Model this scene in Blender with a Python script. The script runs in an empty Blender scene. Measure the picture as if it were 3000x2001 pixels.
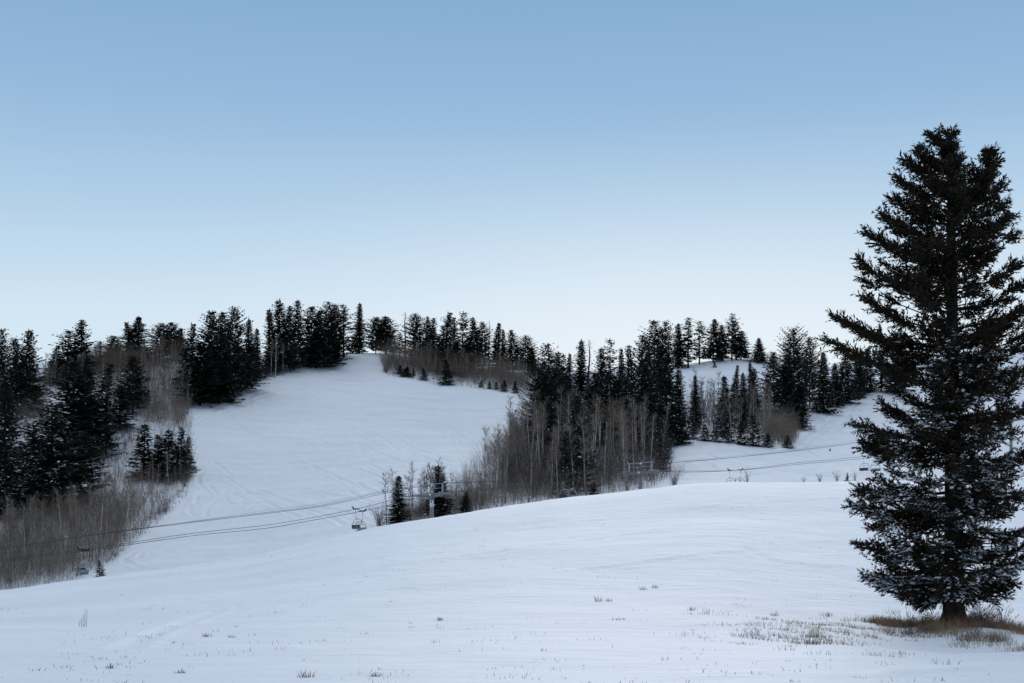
import bpy, math, random
import numpy as np
from mathutils import Vector, Matrix

# ------------------------------------------------------------------ camera, sky, sun, exposure
S = bpy.context.scene
COL = S.collection
F = 3000 * 50 / 36.0            # focal length in photo pixels
HZ = 1680.0                     # photo row of the horizon (level camera, shifted lens)
cd = bpy.data.cameras.new("camera"); cam = bpy.data.objects.new("camera", cd); COL.objects.link(cam)
cd.lens = 50; cd.sensor_width = 36; cd.clip_start = 0.1; cd.clip_end = 9000
cd.shift_y = (HZ - 1000.5) / 3000.0
cam.location = (0, 0, 0); cam.rotation_euler = (math.pi / 2, 0, 0)
S.camera = cam

SUN_AZ, SUN_EL = math.radians(7), math.radians(18)
W = bpy.data.worlds.new("World"); S.world = W; W.use_nodes = True
nt = W.node_tree; bg = nt.nodes['Background']
sk = nt.nodes.new('ShaderNodeTexSky'); sk.sky_type = 'NISHITA'; sk.sun_disc = False
sk.sun_elevation = SUN_EL; sk.sun_rotation = SUN_AZ; sk.altitude = 2500; sk.dust_density = 0.3; sk.ozone_density = 3
tc = nt.nodes.new('ShaderNodeTexCoord'); sx = nt.nodes.new('ShaderNodeSeparateXYZ')
nt.links.new(tc.outputs['Generated'], sx.inputs[0])
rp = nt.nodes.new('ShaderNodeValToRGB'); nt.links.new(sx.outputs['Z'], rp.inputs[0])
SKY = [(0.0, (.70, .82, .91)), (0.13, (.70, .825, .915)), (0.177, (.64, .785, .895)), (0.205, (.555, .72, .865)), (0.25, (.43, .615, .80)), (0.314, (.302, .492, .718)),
       (0.374, (.248, .422, .655)), (0.5, (.26, .41, .65)), (0.7, (.62, .69, .79)), (1.0, (.80, .84, .90))]  # upper stops: made-up brighter sky overhead, added as fill light for the snow
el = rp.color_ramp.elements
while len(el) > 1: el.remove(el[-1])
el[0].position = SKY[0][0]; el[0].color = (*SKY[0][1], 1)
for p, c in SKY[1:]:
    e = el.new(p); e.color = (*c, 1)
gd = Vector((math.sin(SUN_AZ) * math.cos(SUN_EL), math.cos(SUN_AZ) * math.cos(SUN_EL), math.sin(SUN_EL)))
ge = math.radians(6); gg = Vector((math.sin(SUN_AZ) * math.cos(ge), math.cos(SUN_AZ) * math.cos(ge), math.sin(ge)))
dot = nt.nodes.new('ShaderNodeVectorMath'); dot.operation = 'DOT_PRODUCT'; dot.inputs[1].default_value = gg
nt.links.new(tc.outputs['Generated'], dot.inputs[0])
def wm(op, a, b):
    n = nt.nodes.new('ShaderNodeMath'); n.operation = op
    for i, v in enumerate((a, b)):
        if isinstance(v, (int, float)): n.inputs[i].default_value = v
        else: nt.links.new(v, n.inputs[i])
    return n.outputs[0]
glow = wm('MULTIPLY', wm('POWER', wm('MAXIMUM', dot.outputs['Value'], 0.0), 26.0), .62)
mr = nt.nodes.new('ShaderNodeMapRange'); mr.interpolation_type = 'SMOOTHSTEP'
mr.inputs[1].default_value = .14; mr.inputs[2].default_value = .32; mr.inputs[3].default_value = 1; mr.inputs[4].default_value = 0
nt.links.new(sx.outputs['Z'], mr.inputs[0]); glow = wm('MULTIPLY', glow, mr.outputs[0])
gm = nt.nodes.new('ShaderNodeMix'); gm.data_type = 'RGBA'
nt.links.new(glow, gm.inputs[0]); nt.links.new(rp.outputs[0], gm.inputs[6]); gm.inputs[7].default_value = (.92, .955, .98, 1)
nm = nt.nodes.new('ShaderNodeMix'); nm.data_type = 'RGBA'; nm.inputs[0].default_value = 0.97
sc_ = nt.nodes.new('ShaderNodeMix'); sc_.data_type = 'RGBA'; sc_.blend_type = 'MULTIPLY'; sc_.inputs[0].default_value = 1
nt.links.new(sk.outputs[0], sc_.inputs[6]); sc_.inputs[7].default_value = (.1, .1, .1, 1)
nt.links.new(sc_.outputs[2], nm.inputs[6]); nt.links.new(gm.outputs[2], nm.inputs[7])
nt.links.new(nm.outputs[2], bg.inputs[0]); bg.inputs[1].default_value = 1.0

ld = bpy.data.lights.new("sun", 'SUN'); lo = bpy.data.objects.new("sun", ld); COL.objects.link(lo)
ld.energy = 0.9; ld.angle = math.radians(25); ld.color = (1, .95, .9)
lo.rotation_euler = gd.to_track_quat('Z', 'Y').to_euler(); lo.location = (0, 0, 60)
S.view_settings.view_transform = 'Standard'; S.view_settings.look = 'None'
S.view_settings.exposure = 0.0; S.view_settings.gamma = 1.0; S.view_settings.use_curve_mapping = False
S.render.engine = 'CYCLES'
S.cycles.max_bounces = 5; S.cycles.diffuse_bounces = 3; S.cycles.glossy_bounces = 2; S.cycles.transparent_max_bounces = 4

rng = np.random.default_rng(7)
rnd = random.Random(11)

# ------------------------------------------------------------------ helpers
def mat(name, color, rough=0.8, metal=0.0, spec=0.3, var=0.0, scale=3.0, bump=0.0, bscale=20.0, color2=None):
    m = bpy.data.materials.new(name); m.use_nodes = True
    n = m.node_tree.nodes; l = m.node_tree.links; b = n['Principled BSDF']
    b.inputs['Base Color'].default_value = (*color, 1); b.inputs['Roughness'].default_value = rough
    b.inputs['Metallic'].default_value = metal; b.inputs['Specular IOR Level'].default_value = spec
    t = n.new('ShaderNodeTexCoord')
    if var or color2:
        nz = n.new('ShaderNodeTexNoise'); nz.inputs['Scale'].default_value = scale; nz.inputs['Detail'].default_value = 4
        l.new(t.outputs['Object'], nz.inputs['Vector'])
        mx = n.new('ShaderNodeMix'); mx.data_type = 'RGBA'
        c2 = color2 or tuple(c * (1 - var) for c in color)
        mx.inputs[6].default_value = (*color, 1); mx.inputs[7].default_value = (*c2, 1)
        cr = n.new('ShaderNodeValToRGB'); cr.color_ramp.elements[0].position = .38; cr.color_ramp.elements[1].position = .62
        l.new(nz.outputs['Fac'], cr.inputs[0]); l.new(cr.outputs[0], mx.inputs[0]); l.new(mx.outputs[2], b.inputs['Base Color'])
    if bump:
        nb = n.new('ShaderNodeTexNoise'); nb.inputs['Scale'].default_value = bscale; nb.inputs['Detail'].default_value = 5
        l.new(t.outputs['Object'], nb.inputs['Vector'])
        bp = n.new('ShaderNodeBump'); bp.inputs['Strength'].default_value = bump; bp.inputs['Distance'].default_value = .05
        l.new(nb.outputs['Fac'], bp.inputs['Height']); l.new(bp.outputs[0], b.inputs['Normal'])
    return m

M = {}
M['needle'] = mat('dark_needles', (.050, .056, .050), .85, spec=.1, var=.55, scale=.6)
M['needle_warm'] = mat('olive_needles', (.016, .015, .010), .85, spec=.1, color2=(.032, .025, .016), scale=1.0)
M['snow'] = mat('bough_snow', (.80, .84, .90), .7, spec=.2)
M['bark'] = mat('conifer_bark', (.035, .028, .024), .95, spec=.1, var=.6, scale=6, bump=.8, bscale=14)
M['aspen'] = mat('aspen_bark', (.27, .245, .22), .9, spec=.1, color2=(.14, .125, .112), scale=1.3)
M['aspen_pale'] = mat('pale_aspen_bark', (.50, .465, .43), .9, spec=.1, color2=(.26, .235, .215), scale=1.6)
M['twig'] = mat('brown_twigs', (.200, .162, .132), .95, spec=.05, color2=(.14, .113, .094), scale=.4)
M['twig_dark'] = mat('dark_twigs', (.05, .043, .044), .95, spec=.05, var=.4, scale=.4)
M['dead'] = mat('dead_wood', (.10, .09, .085), .95, spec=.05, var=.4, scale=1)
M['grass'] = mat('dry_grass', (.31, .215, .13), .9, spec=.1, color2=(.15, .10, .075), scale=.9)
M['grass_dark'] = mat('frosted_dry_grass', (.26, .235, .21), .9, spec=.1, color2=(.15, .13, .115), scale=.8)
M['steel'] = mat('galvanised_steel', (.20, .218, .23), .6, metal=.0, spec=.4, var=.25, scale=2.5)
M['steel_pale'] = mat('pale_steel', (.36, .37, .38), .55, metal=.0, spec=.4, var=.2, scale=4)
M['rope'] = mat('steel_rope', (.06, .065, .08), .7, metal=.3)
M['rubber'] = mat('black_grip', (.02, .022, .026), .7)
M['seat'] = mat('seat_vinyl', (.035, .045, .055), .6, var=.3, scale=3)
M['pad'] = mat('pale_cushion', (.22, .27, .30), .6, var=.2, scale=3)
M['white'] = mat('white_plate', (.78, .79, .80), .5)
M['black'] = mat('black_paint', (.015, .015, .018), .6)
M['post'] = mat('weathered_post', (.42, .42, .41), .9, color2=(.25, .24, .23), scale=5)

def mesh_np(name, V, Q=None, T=None, mats=(), mi=None, smooth=False):
    me = bpy.data.meshes.new(name)
    V = np.asarray(V, dtype=np.float32)
    Q = np.zeros((0, 4), int) if Q is None else np.asarray(Q, int).reshape(-1, 4)
    T = np.zeros((0, 3), int) if T is None else np.asarray(T, int).reshape(-1, 3)
    nq, ntr = len(Q), len(T)
    me.vertices.add(len(V)); me.vertices.foreach_set('co', V.ravel())
    me.loops.add(nq * 4 + ntr * 3)
    me.loops.foreach_set('vertex_index', np.concatenate([Q.ravel(), T.ravel()]).astype(np.int32))
    me.polygons.add(nq + ntr)
    me.polygons.foreach_set('loop_start', np.concatenate([np.arange(nq) * 4, nq * 4 + np.arange(ntr) * 3]).astype(np.int32))
    for m in mats: me.materials.append(m)
    if mi is not None: me.polygons.foreach_set('material_index', np.asarray(mi, np.int32))
    me.update(calc_edges=True); me.validate()
    if smooth: me.polygons.foreach_set('use_smooth', np.ones(nq + ntr, bool))
    return me

class MB:
    """collects verts / quads / tris for one mesh object"""
    def __init__(s): s.V = []; s.Q = []; s.T = []; s.n = 0; s.qm = []; s.tm = []
    def add(s, V, Q=None, T=None, m=0):
        V = np.asarray(V, float).reshape(-1, 3)
        if Q is not None and len(Q): s.Q.append(np.asarray(Q, int).reshape(-1, 4) + s.n); s.qm.append(np.full(len(s.Q[-1]), m))
        if T is not None and len(T): s.T.append(np.asarray(T, int).reshape(-1, 3) + s.n); s.tm.append(np.full(len(s.T[-1]), m))
        s.V.append(V); s.n += len(V)
    def loz(s, P, D, Wd, m=0):
        P, D, Wd = (np.asarray(a, float).reshape(-1, 3) for a in (P, D, Wd)); n = len(P)
        if not n: return
        V = np.stack([P, P + .42 * D + Wd, P + D, P + .42 * D - Wd], 1).reshape(-1, 3)
        s.add(V, np.arange(4 * n).reshape(-1, 4), m=m)
    def ribbon(s, P, D, Wd, m=0):
        P, D, Wd = (np.asarray(a, float).reshape(-1, 3) for a in (P, D, Wd)); n = len(P)
        if not n: return
        V = np.stack([P - Wd, P + Wd, P + D + .3 * Wd, P + D - .3 * Wd], 1).reshape(-1, 3)
        s.add(V, np.arange(4 * n).reshape(-1, 4), m=m)
    def tube(s, pts, rad, n=6, m=0, cap=True):
        pts = np.asarray(pts, float); k = len(pts)
        rad = np.broadcast_to(np.asarray(rad, float), (k,))
        t = np.gradient(pts, axis=0); t /= np.linalg.norm(t, axis=1)[:, None] + 1e-9
        ref = np.array([0, 0, 1.]) if abs(t[:, 2]).mean() < .8 else np.array([1., 0, 0])
        a = np.cross(t, ref); a /= np.linalg.norm(a, axis=1)[:, None] + 1e-9
        b = np.cross(t, a)
        an = np.arange(n) / n * 2 * np.pi
        V = pts[:, None] + rad[:, None, None] * (np.cos(an)[None, :, None] * a[:, None] + np.sin(an)[None, :, None] * b[:, None])
        Q = [(i * n + j, i * n + (j + 1) % n, (i + 1) * n + (j + 1) % n, (i + 1) * n + j) for i in range(k - 1) for j in range(n)]
        V = V.reshape(-1, 3); T = []
        if cap:
            V = np.concatenate([V, pts[:1], pts[-1:]])
            for j in range(n):
                T.append((k * n, (j + 1) % n, j)); T.append((k * n + 1, (k - 1) * n + j, (k - 1) * n + (j + 1) % n))
        s.add(V, Q, T, m=m)
    def box(s, c, size, ax=None, m=0, bev=0.0):
        c = np.asarray(c, float); h = np.asarray(size, float) / 2
        ax = np.eye(3) if ax is None else np.asarray(ax, float)
        if not bev:
            q = np.array([(x, y, z) for x in (-1, 1) for y in (-1, 1) for z in (-1, 1)]) * h
            s.add(c + q @ ax, [(0, 1, 3, 2), (4, 6, 7, 5), (0, 4, 5, 1), (2, 3, 7, 6), (0, 2, 6, 4), (1, 5, 7, 3)], m=m)
        else:   # chamfered edges along the local x axis
            b = min(bev, h[1] * .6, h[2] * .6)
            pr = [(-h[1] + b, -h[2]), (h[1] - b, -h[2]), (h[1], -h[2] + b), (h[1], h[2] - b), (h[1] - b, h[2]), (-h[1] + b, h[2]), (-h[1], h[2] - b), (-h[1], -h[2] + b)]
            q = np.array([(sx_, y, z) for sx_ in (-h[0], h[0]) for y, z in pr])
            Q = [(j, (j + 1) % 8, 8 + (j + 1) % 8, 8 + j) for j in range(8)]
            T = [(0, j + 1, j) for j in range(1, 7)] + [(8, 8 + j, 8 + j + 1) for j in range(1, 7)]
            s.add(c + q @ ax, Q, T, m=m)
    def mesh(s, name, mats, smooth=False):
        V = np.concatenate(s.V)
        Q = np.concatenate(s.Q) if s.Q else None; T = np.concatenate(s.T) if s.T else None
        mi = np.concatenate(s.qm + s.tm)
        return mesh_np(name, V, Q, T, mats, mi, smooth)
    def build(s, name, mats, parent=None, smooth=False):
        if not isinstance(mats, (list, tuple)): mats = [mats]
        return link(name, s.mesh(name, mats, smooth), parent)

def link(name, data, parent=None):
    o = bpy.data.objects.new(name, data); COL.objects.link(o)
    if parent is not None: o.parent = parent
    return o
def tag(o, label=None, cat=None, group=None, kind=None):
    if label: o['label'] = label
    if cat: o['category'] = cat
    if group: o['group'] = group
    if kind: o['kind'] = kind
    return o
def empty(name, loc=(0, 0, 0), rz=0.0):
    o = bpy.data.objects.new(name, None); COL.objects.link(o); o.location = loc; o.rotation_euler = (0, 0, rz)
    o.empty_display_size = .3
    return o
def copy_tree(o, parent=None):
    c = o.copy(); COL.objects.link(c)
    if parent is not None: c.parent = parent
    for ch in [x for x in bpy.data.objects if x.parent == o]: copy_tree(ch, c)
    return c
def unit(a):
    a = np.asarray(a, float); return a / (np.linalg.norm(a, axis=-1, keepdims=True) + 1e-9)

def pchip(x, y, xi):
    x = np.asarray(x, float); y = np.asarray(y, float)
    h = np.diff(x); dl = np.diff(y) / h; n = len(x); d = np.zeros(n)
    for k in range(1, n - 1):
        if dl[k - 1] * dl[k] > 0:
            w1 = 2 * h[k] + h[k - 1]; w2 = h[k] + 2 * h[k - 1]
            d[k] = (w1 + w2) / (w1 / dl[k - 1] + w2 / dl[k])
    d[0] = dl[0]; d[-1] = dl[-1]
    i = np.clip(np.searchsorted(x, xi) - 1, 0, n - 2); t = np.clip((xi - x[i]) / h[i], 0, 1)
    return (y[i] * (1 + 2 * t) * (1 - t) ** 2 + d[i] * h[i] * t * (1 - t) ** 2 + y[i + 1] * t * t * (3 - 2 * t) + d[i + 1] * h[i] * t * t * (t - 1))

_lat = rng.random((256, 256))
def vnoise(x, y):
    xi = np.floor(x).astype(int); yi = np.floor(y).astype(int); fx = x - xi; fy = y - yi
    fx = fx * fx * (3 - 2 * fx); fy = fy * fy * (3 - 2 * fy)
    g = lambda a, b: _lat[a % 256, b % 256]
    return (g(xi, yi) * (1 - fx) + g(xi + 1, yi) * fx) * (1 - fy) + (g(xi, yi + 1) * (1 - fx) + g(xi + 1, yi + 1) * fx) * fy - .5

# ------------------------------------------------------------------ terrain: one snow sheet
def tab(u, pts):
    p = np.array(pts, float); return sum(np.interp(u + k * 14, p[:, 0], p[:, 1]) * w for k, w in ((-3, .08), (-2, .14), (-1, .18), (0, .2), (1, .18), (2, .14), (3, .08)))
CREST = [(0, 1735), (296, 1694), (500, 1667), (715, 1641), (900, 1596), (1021, 1566), (1155, 1538), (1289, 1518), (1400, 1501), (1531, 1483), (1640, 1464),
         (1750, 1453), (1876, 1439), (1991, 1421), (2150, 1408), (2297, 1409), (2488, 1406), (2750, 1402), (3000, 1400)]
DC = [(0, 112), (1000, 122), (1500, 126), (2400, 132), (3000, 135)]
Y51 = [(0, 1845), (700, 1822), (1500, 1795), (2100, 1805), (2480, 1838), (2650, 1872), (2795, 1880), (3000, 1876)]
D0 = [(0, 255), (700, 262), (1150, 268), (1900, 300), (2500, 345), (3000, 380)]
RY = [(0, 1062), (300, 1060), (550, 1045), (850, 1038), (1050, 1033), (1130, 1036), (1200, 1048), (1350, 1072), (1550, 1095), (1750, 1090), (1950, 1075), (2050, 1060),
      (2150, 1048), (2250, 1056), (2350, 1072), (2450, 1075), (2600, 1058), (2800, 1030), (3000, 1006)]
DR = [(0, 480), (550, 520), (1050, 570), (1550, 560), (2150, 600), (3000, 640)]

def profile(u, d):
    yc, dc, y5, d0, ry, dr = tab(u, CREST), tab(u, DC), tab(u, Y51), tab(u, D0), tab(u, RY), tab(u, DR)
    zz = lambda y, dd: (HZ - y) / F * dd
    x = [0, 12, 24, 51, dc * .72, dc - 9, dc, dc + 9]; y = [-1.7, -1.78, -1.86, zz(y5, 51), zz(yc + (y5 - yc) * .30, dc * .72), zz(yc + 5, dc - 9), zz(yc, dc), zz(yc + 4.5, dc + 9)]
    va = dc + (d0 - dc) * .35; vb = dc + (d0 - dc) * .7
    x += [va, vb]; y += [zz(yc, va) - 5.5, zz(yc, vb) - 6.5]
    y0 = yc + 6
    for t in (0, .2, .4, .6, .8, .93, 1.0):
        x.append(d0 + (dr - d0) * t); y.append(zz(y0 + (ry - y0) * (t ** .96), x[-1]))
    x += [dr + 25, dr + 120, dr + 400, 2500, 4200]
    y += [zz(ry + 7, dr + 25), zz(ry + 7, dr + 25) - 6, zz(ry, dr) - 32, zz(ry, dr) - 60, zz(ry, dr) - 80]
    return pchip(x, y, d)

R = np.concatenate([np.linspace(.5, 18, 40)[:-1], np.exp(np.arange(np.log(18), np.log(245), .0072)), np.arange(245, 660, .85), np.exp(np.linspace(np.log(661), np.log(4000), 36))])
AE = math.atan(1500 / F) + .028                       # a little past the frame edge
AZ = np.concatenate([np.linspace(-math.pi, -AE, 60)[:-1], np.linspace(-AE, AE, 760), np.linspace(AE, math.pi, 60)[1:]])
Zg = np.zeros((len(AZ), len(R)))
flat = pchip([0, 40, 150, 400, 900, 4200], [-1.7, -2.2, -4, -3, 10, -20], R)
for i, a in enumerate(AZ):
    ac = min(max(a, -AE), AE); u = 1500 + F * math.tan(ac)
    z = profile(u, R * math.cos(ac))
    w = min(max((abs(a) - math.radians(40)) / math.radians(70), 0), 1); w = w * w * (3 - 2 * w)
    Zg[i] = z * (1 - w) + flat * w
XG = np.sin(AZ)[:, None] * R[None]; YG = np.cos(AZ)[:, None] * R[None]
fg = np.clip(1 - (R - 100) / 60, 0, 1)[None]; near = np.clip(R / 20, 0, 1)[None]
Zg += near * fg * (.16 * vnoise(XG / 7 + 3, YG / 7) + .07 * vnoise(XG / 2.3 + 9, YG / 3.1) + .03 * vnoise(XG / .8, YG / 1.1))
Zg += (1 - fg) * (.9 * vnoise(XG / 34 + 5, YG / 28) + .35 * vnoise(XG / 11, YG / 9 + 4) + .10 * vnoise(XG / 3.0, YG / 2.6) + .20 * vnoise(XG / 1.5 + 2, YG / 2.2))
# mound under the big fir
TREE = np.array([(2795 - 1500) / F * 51, 51.0])
rr = np.hypot((XG - TREE[0] - .3) / 1.3, (YG - TREE[1] + .2) / 1.9)
Zg += .55 * np.exp(-(rr / 2.0) ** 2)

def zat(X, Y):
    X = np.asarray(X, float); Y = np.asarray(Y, float)
    a = np.arctan2(X, Y); r = np.hypot(X, Y)
    i = np.clip(np.searchsorted(AZ, a) - 1, 0, len(AZ) - 2); j = np.clip(np.searchsorted(R, r) - 1, 0, len(R) - 2)
    s = np.clip((a - AZ[i]) / (AZ[i + 1] - AZ[i]), 0, 1); t = np.clip((r - R[j]) / (R[j + 1] - R[j]), 0, 1)
    return (Zg[i, j] * (1 - s) + Zg[i + 1, j] * s) * (1 - t) + (Zg[i, j + 1] * (1 - s) + Zg[i + 1, j + 1] * s) * t

def ground(px, py, near=False):
    """the point of the snow that the photo shows at (px, py): a plain survey of where things stand"""
    a = math.atan((px - 1500) / F); i = int(np.clip(np.searchsorted(AZ, a) - 1, 0, len(AZ) - 2))
    s = (a - AZ[i]) / (AZ[i + 1] - AZ[i]); z = Zg[i] * (1 - s) + Zg[i + 1] * s
    d = R * math.cos(a); yy = HZ - F * z / d
    if near: k = (d > 9) & (d < tab(px, DC))
    else: k = (d >= tab(px, D0) - 2) & (d <= tab(px, DR) + 4)
    ys = np.minimum.accumulate(yy[k]); ds = d[k]
    dd = float(np.interp(-py, -ys, ds))
    X = (px - 1500) / F * dd
    return np.array([X, dd, float(zat(X, dd))])

# ski tracks pressed into the snow
rt = random.Random(5)
TR = []
z2 = lambda L: [(x / 2.851, y / 2.851 + 1300) for x, y in L]
TR += [z2([(1840, 205), (1720, 225), (1655, 270), (1660, 330), (1740, 410), (1830, 440)]), z2([(1830, 300), (1740, 340), (1775, 385), (1890, 480), (1960, 505)]),
       z2([(1730, 385), (1645, 430), (1632, 490), (1680, 530), (1740, 505), (1830, 450)]), z2([(1620, 600), (1565, 560), (1600, 525), (1680, 520)]),
       z2([(1780, 150), (1855, 205), (1930, 270)]), z2([(1900, 380), (1862, 420), (1900, 480)]), z2([(1720, 610), (1720, 555), (1790, 480), (1900, 440), (2060, 410)]),
       z2([(2260, 500), (2110, 510), (2060, 560)]), z2([(1030, 960), (1130, 900), (1290, 850), (1450, 830)]), z2([(1160, 950), (1180, 905), (1400, 850), (1700, 720), (1900, 660)]),
       z2([(1030, 970), (1170, 1040), (1300, 1050)]),
       [(1010, 1085), (860, 1115), (760, 1150), (680, 1180), (600, 1210), (550, 1235)], [(960, 1110), (820, 1140), (740, 1175), (640, 1200), (575, 1240)],
       [(900, 1120), (790, 1145), (730, 1165), (735, 1185), (690, 1195)], [(880, 1140), (770, 1160), (650, 1210), (560, 1228)]]
z4 = lambda L: [(x / 2.851 + 1050, y / 2.851 + 860) for x, y in L]
TR += [z4([(760, 1050), (920, 1045), (985, 1020), (960, 985)]), z4([(700, 1030), (820, 1000), (700, 960), (600, 920)]), z4([(830, 1120), (930, 1125), (965, 1090), (930, 1055)]),
       z4([(600, 1100), (720, 1160), (800, 1200), (850, 1260)]), z4([(420, 980), (560, 1050), (750, 1130), (980, 1155)]), z4([(680, 1060), (750, 1100), (770, 1240)])]
for k in range(80):
    x0 = rt.uniform(640, 1420); y0 = rt.uniform(1130, 1500)
    if x0 > 1250 and y0 > 1340: continue
    L = rt.uniform(60, 220); sl = rt.uniform(.0, .55); c = rt.uniform(-.4, .4)
    TR.append([(x0 + L * t, y0 + L * t * sl + c * L * t * (1 - t)) for t in np.linspace(0, 1, 6)])
for k in range(26):
    x0 = rt.uniform(2350, 2560); y0 = rt.uniform(1190, 1290); L = rt.uniform(60, 180)
    TR.append([(x0 - L * t, y0 + L * t * rt.uniform(.1, .3) * t + 14 * math.sin(t * 5 + k)) for t in np.linspace(0, 1, 7)])
for k in range(26):
    x0 = rt.uniform(2000, 2500); y0 = rt.uniform(1320, 1385); L = rt.uniform(40, 140)
    TR.append([(x0 + L * t, y0 + L * t * .2 + 6 * math.sin(t * 6 + k)) for t in np.linspace(0, 1, 6)])
NTR = [[(0, 1820), (300, 1795), (620, 1775), (900, 1752), (1200, 1725)], [(360, 1900), (420, 1870), (480, 1845), (560, 1815), (640, 1790)],
       [(1700, 1672), (1850, 1655), (2000, 1635), (2200, 1620)], [(2190, 1605), (2230, 1635), (2310, 1650), (2420, 1665)], [(2680, 1975), (2800, 1972), (2900, 1962), (3000, 1952)],
       [(60, 1660), (400, 1655)], [(0, 1775), (400, 1735), (800, 1690), (1100, 1640)], [(200, 1765), (700, 1700), (1050, 1650)], [(900, 1700), (1500, 1610), (2000, 1540)], [(1500, 1560), (2000, 1500), (2450, 1460)]]
dist = np.full(Zg.shape, 99.0)
def press(pts, nearf, wid):
    p = np.array([ground(x, min(max(y, tab(x, RY) + 3), 2000), nearf) for x, y in pts])
    sg = np.linalg.norm(np.diff(p[:, :2], axis=0), axis=1); cu = np.concatenate([[0], np.cumsum(sg)])
    n = int(cu[-1] / (wid * .8)) + 2; q = np.linspace(0, cu[-1], n)
    xs = np.interp(q, cu, p[:, 0]); ys = np.interp(q, cu, p[:, 1])
    for X, Y in zip(xs, ys):
        a = math.atan2(X, Y); r = math.hypot(X, Y)
        da = 3 * wid / r; i0, i1 = np.searchsorted(AZ, [a - da, a + da]); j0, j1 = np.searchsorted(R, [r - 3 * wid, r + 3 * wid])
        sl = np.s_[i0:i1, j0:j1]
        dist[sl] = np.minimum(dist[sl], np.hypot(XG[sl] - X, YG[sl] - Y) / wid)
for p in TR: press(p, False, .6)
for p in NTR: press(p, True, .35)
amp = np.where(R < 200, .06, .20)[None]
Zt = Zg + amp * (-np.exp(-dist ** 2) + .75 * np.exp(-((dist - 1.7) / .6) ** 2))
na, nr = Zg.shape
idx = np.arange(na * nr).reshape(na, nr)
Qs = np.stack([idx[:-1, :-1], idx[1:, :-1], idx[1:, 1:], idx[:-1, 1:]], -1).reshape(-1, 4)[:, ::-1]
Vt = np.stack([XG, YG, Zt], -1).reshape(-1, 3)
# close the disc under the camera
Vt = np.concatenate([Vt, [[0, 0, float(Zt[:, 0].mean())]]]); cT = [(na * nr, idx[i + 1, 0], idx[i, 0]) for i in range(na - 1)]

sm = bpy.data.materials.new('snow_ground'); sm.use_nodes = True
n_ = sm.node_tree.nodes; l_ = sm.node_tree.links; b_ = n_['Principled BSDF']
b_.inputs['Roughness'].default_value = .65; b_.inputs['Specular IOR Level'].default_value = .25
tcs = n_.new('ShaderNodeTexCoord')
def nz(scale, detail, stretch=(1, 1, 1), rot=0):
    mp = n_.new('ShaderNodeMapping'); mp.inputs['Scale'].default_value = stretch; mp.inputs['Rotation'].default_value = (0, 0, rot)
    t = n_.new('ShaderNodeTexNoise'); t.inputs['Scale'].default_value = scale; t.inputs['Detail'].default_value = detail; t.inputs['Roughness'].default_value = .6
    l_.new(tcs.outputs['Object'], mp.inputs[0]); l_.new(mp.outputs[0], t.inputs['Vector']); return t.outputs['Fac']
mxs = n_.new('ShaderNodeMix'); mxs.data_type = 'RGBA'; mxs.inputs[6].default_value = (.80, .835, .885, 1); mxs.inputs[7].default_value = (.70, .745, .815, 1)
crs = n_.new('ShaderNodeValToRGB'); crs.color_ramp.elements[0].position = .35; crs.color_ramp.elements[1].position = .7
l_.new(nz(.10, 8, (.5, 1.6, 1), .35), crs.inputs[0]); l_.new(crs.outputs[0], mxs.inputs[0]); l_.new(mxs.outputs[2], b_.inputs['Base Color'])
b1 = n_.new('ShaderNodeBump'); b1.inputs['Strength'].default_value = .55; b1.inputs['Distance'].default_value = .3
l_.new(nz(.5, 6, (.55, 1.2, 1), .3), b1.inputs['Height'])
b2 = n_.new('ShaderNodeBump'); b2.inputs['Strength'].default_value = .35; b2.inputs['Distance'].default_value = .03
l_.new(nz(6, 5), b2.inputs['Height'])
b3 = n_.new('ShaderNodeBump'); b3.inputs['Strength'].default_value = .6; b3.inputs['Distance'].default_value = .16
l_.new(nz(1.1, 6, (.6, 1.2, 1), -.2), b3.inputs['Height']); l_.new(b1.outputs[0], b3.inputs['Normal']); l_.new(b3.outputs[0], b2.inputs['Normal']); l_.new(b2.outputs[0], b_.inputs['Normal'])
tag(link('snowy_ground', mesh_np('snowy_ground', Vt, Qs, cT, [sm], smooth=True)), kind='structure')

# ------------------------------------------------------------------ conifers
KP = {  # crown start, max radius, profile(t: 0 bottom .. 1 top), level step, branches, tuft, gap, slope low, slope top
    'spire':  (.04, 1.75, lambda t: (1 - t) ** .62 * .95 + .05, .42, 6, .62, .05, -.45, .25),
    'cone':   (.03, 3.3, lambda t: (1 - t) ** .72 + .03, .46, 7, .80, .05, -.35, .3),
    'fir':    (.07, 3.2, lambda t: min(1, (1 - t) ** .55 * 1.05 + .03) * (.80 + .20 * math.sin(t * 19 + 1) ** 2), .5, 6, .82, .08, -.2, .5),
    'pine':   (.10, 3.4, lambda t: (1 - max(0, (t - .35) / .67) ** 2.6) * (.80 + .20 * min(1, t * 3)) * (.85 + .15 * math.sin(t * 21) ** 2) + .03, .5, 6, .85, .10, -.05, .6),
    'oval':   (.05, 4.4, lambda t: math.sqrt(max(0, 1 - (max(0, t - .3) / .72) ** 2)) * (.85 + .15 * min(1, t * 4)), .5, 8, .85, .15, .0, .6),
    'ragged': (.16, 2.6, lambda t: ((1 - t) ** .42 + .06) * (.62 + .45 * abs(math.sin(t * 17 + 1))), .62, 5, .8, .30, -.15, .45),
    'young':  (.0, 4.2, lambda t: ((1 - t) ** .75 + .03) * (.72 + .28 * math.sin(t * 15 + 1) ** 2), .95, 7, 1.15, .22, -.15, .6),
}
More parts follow.
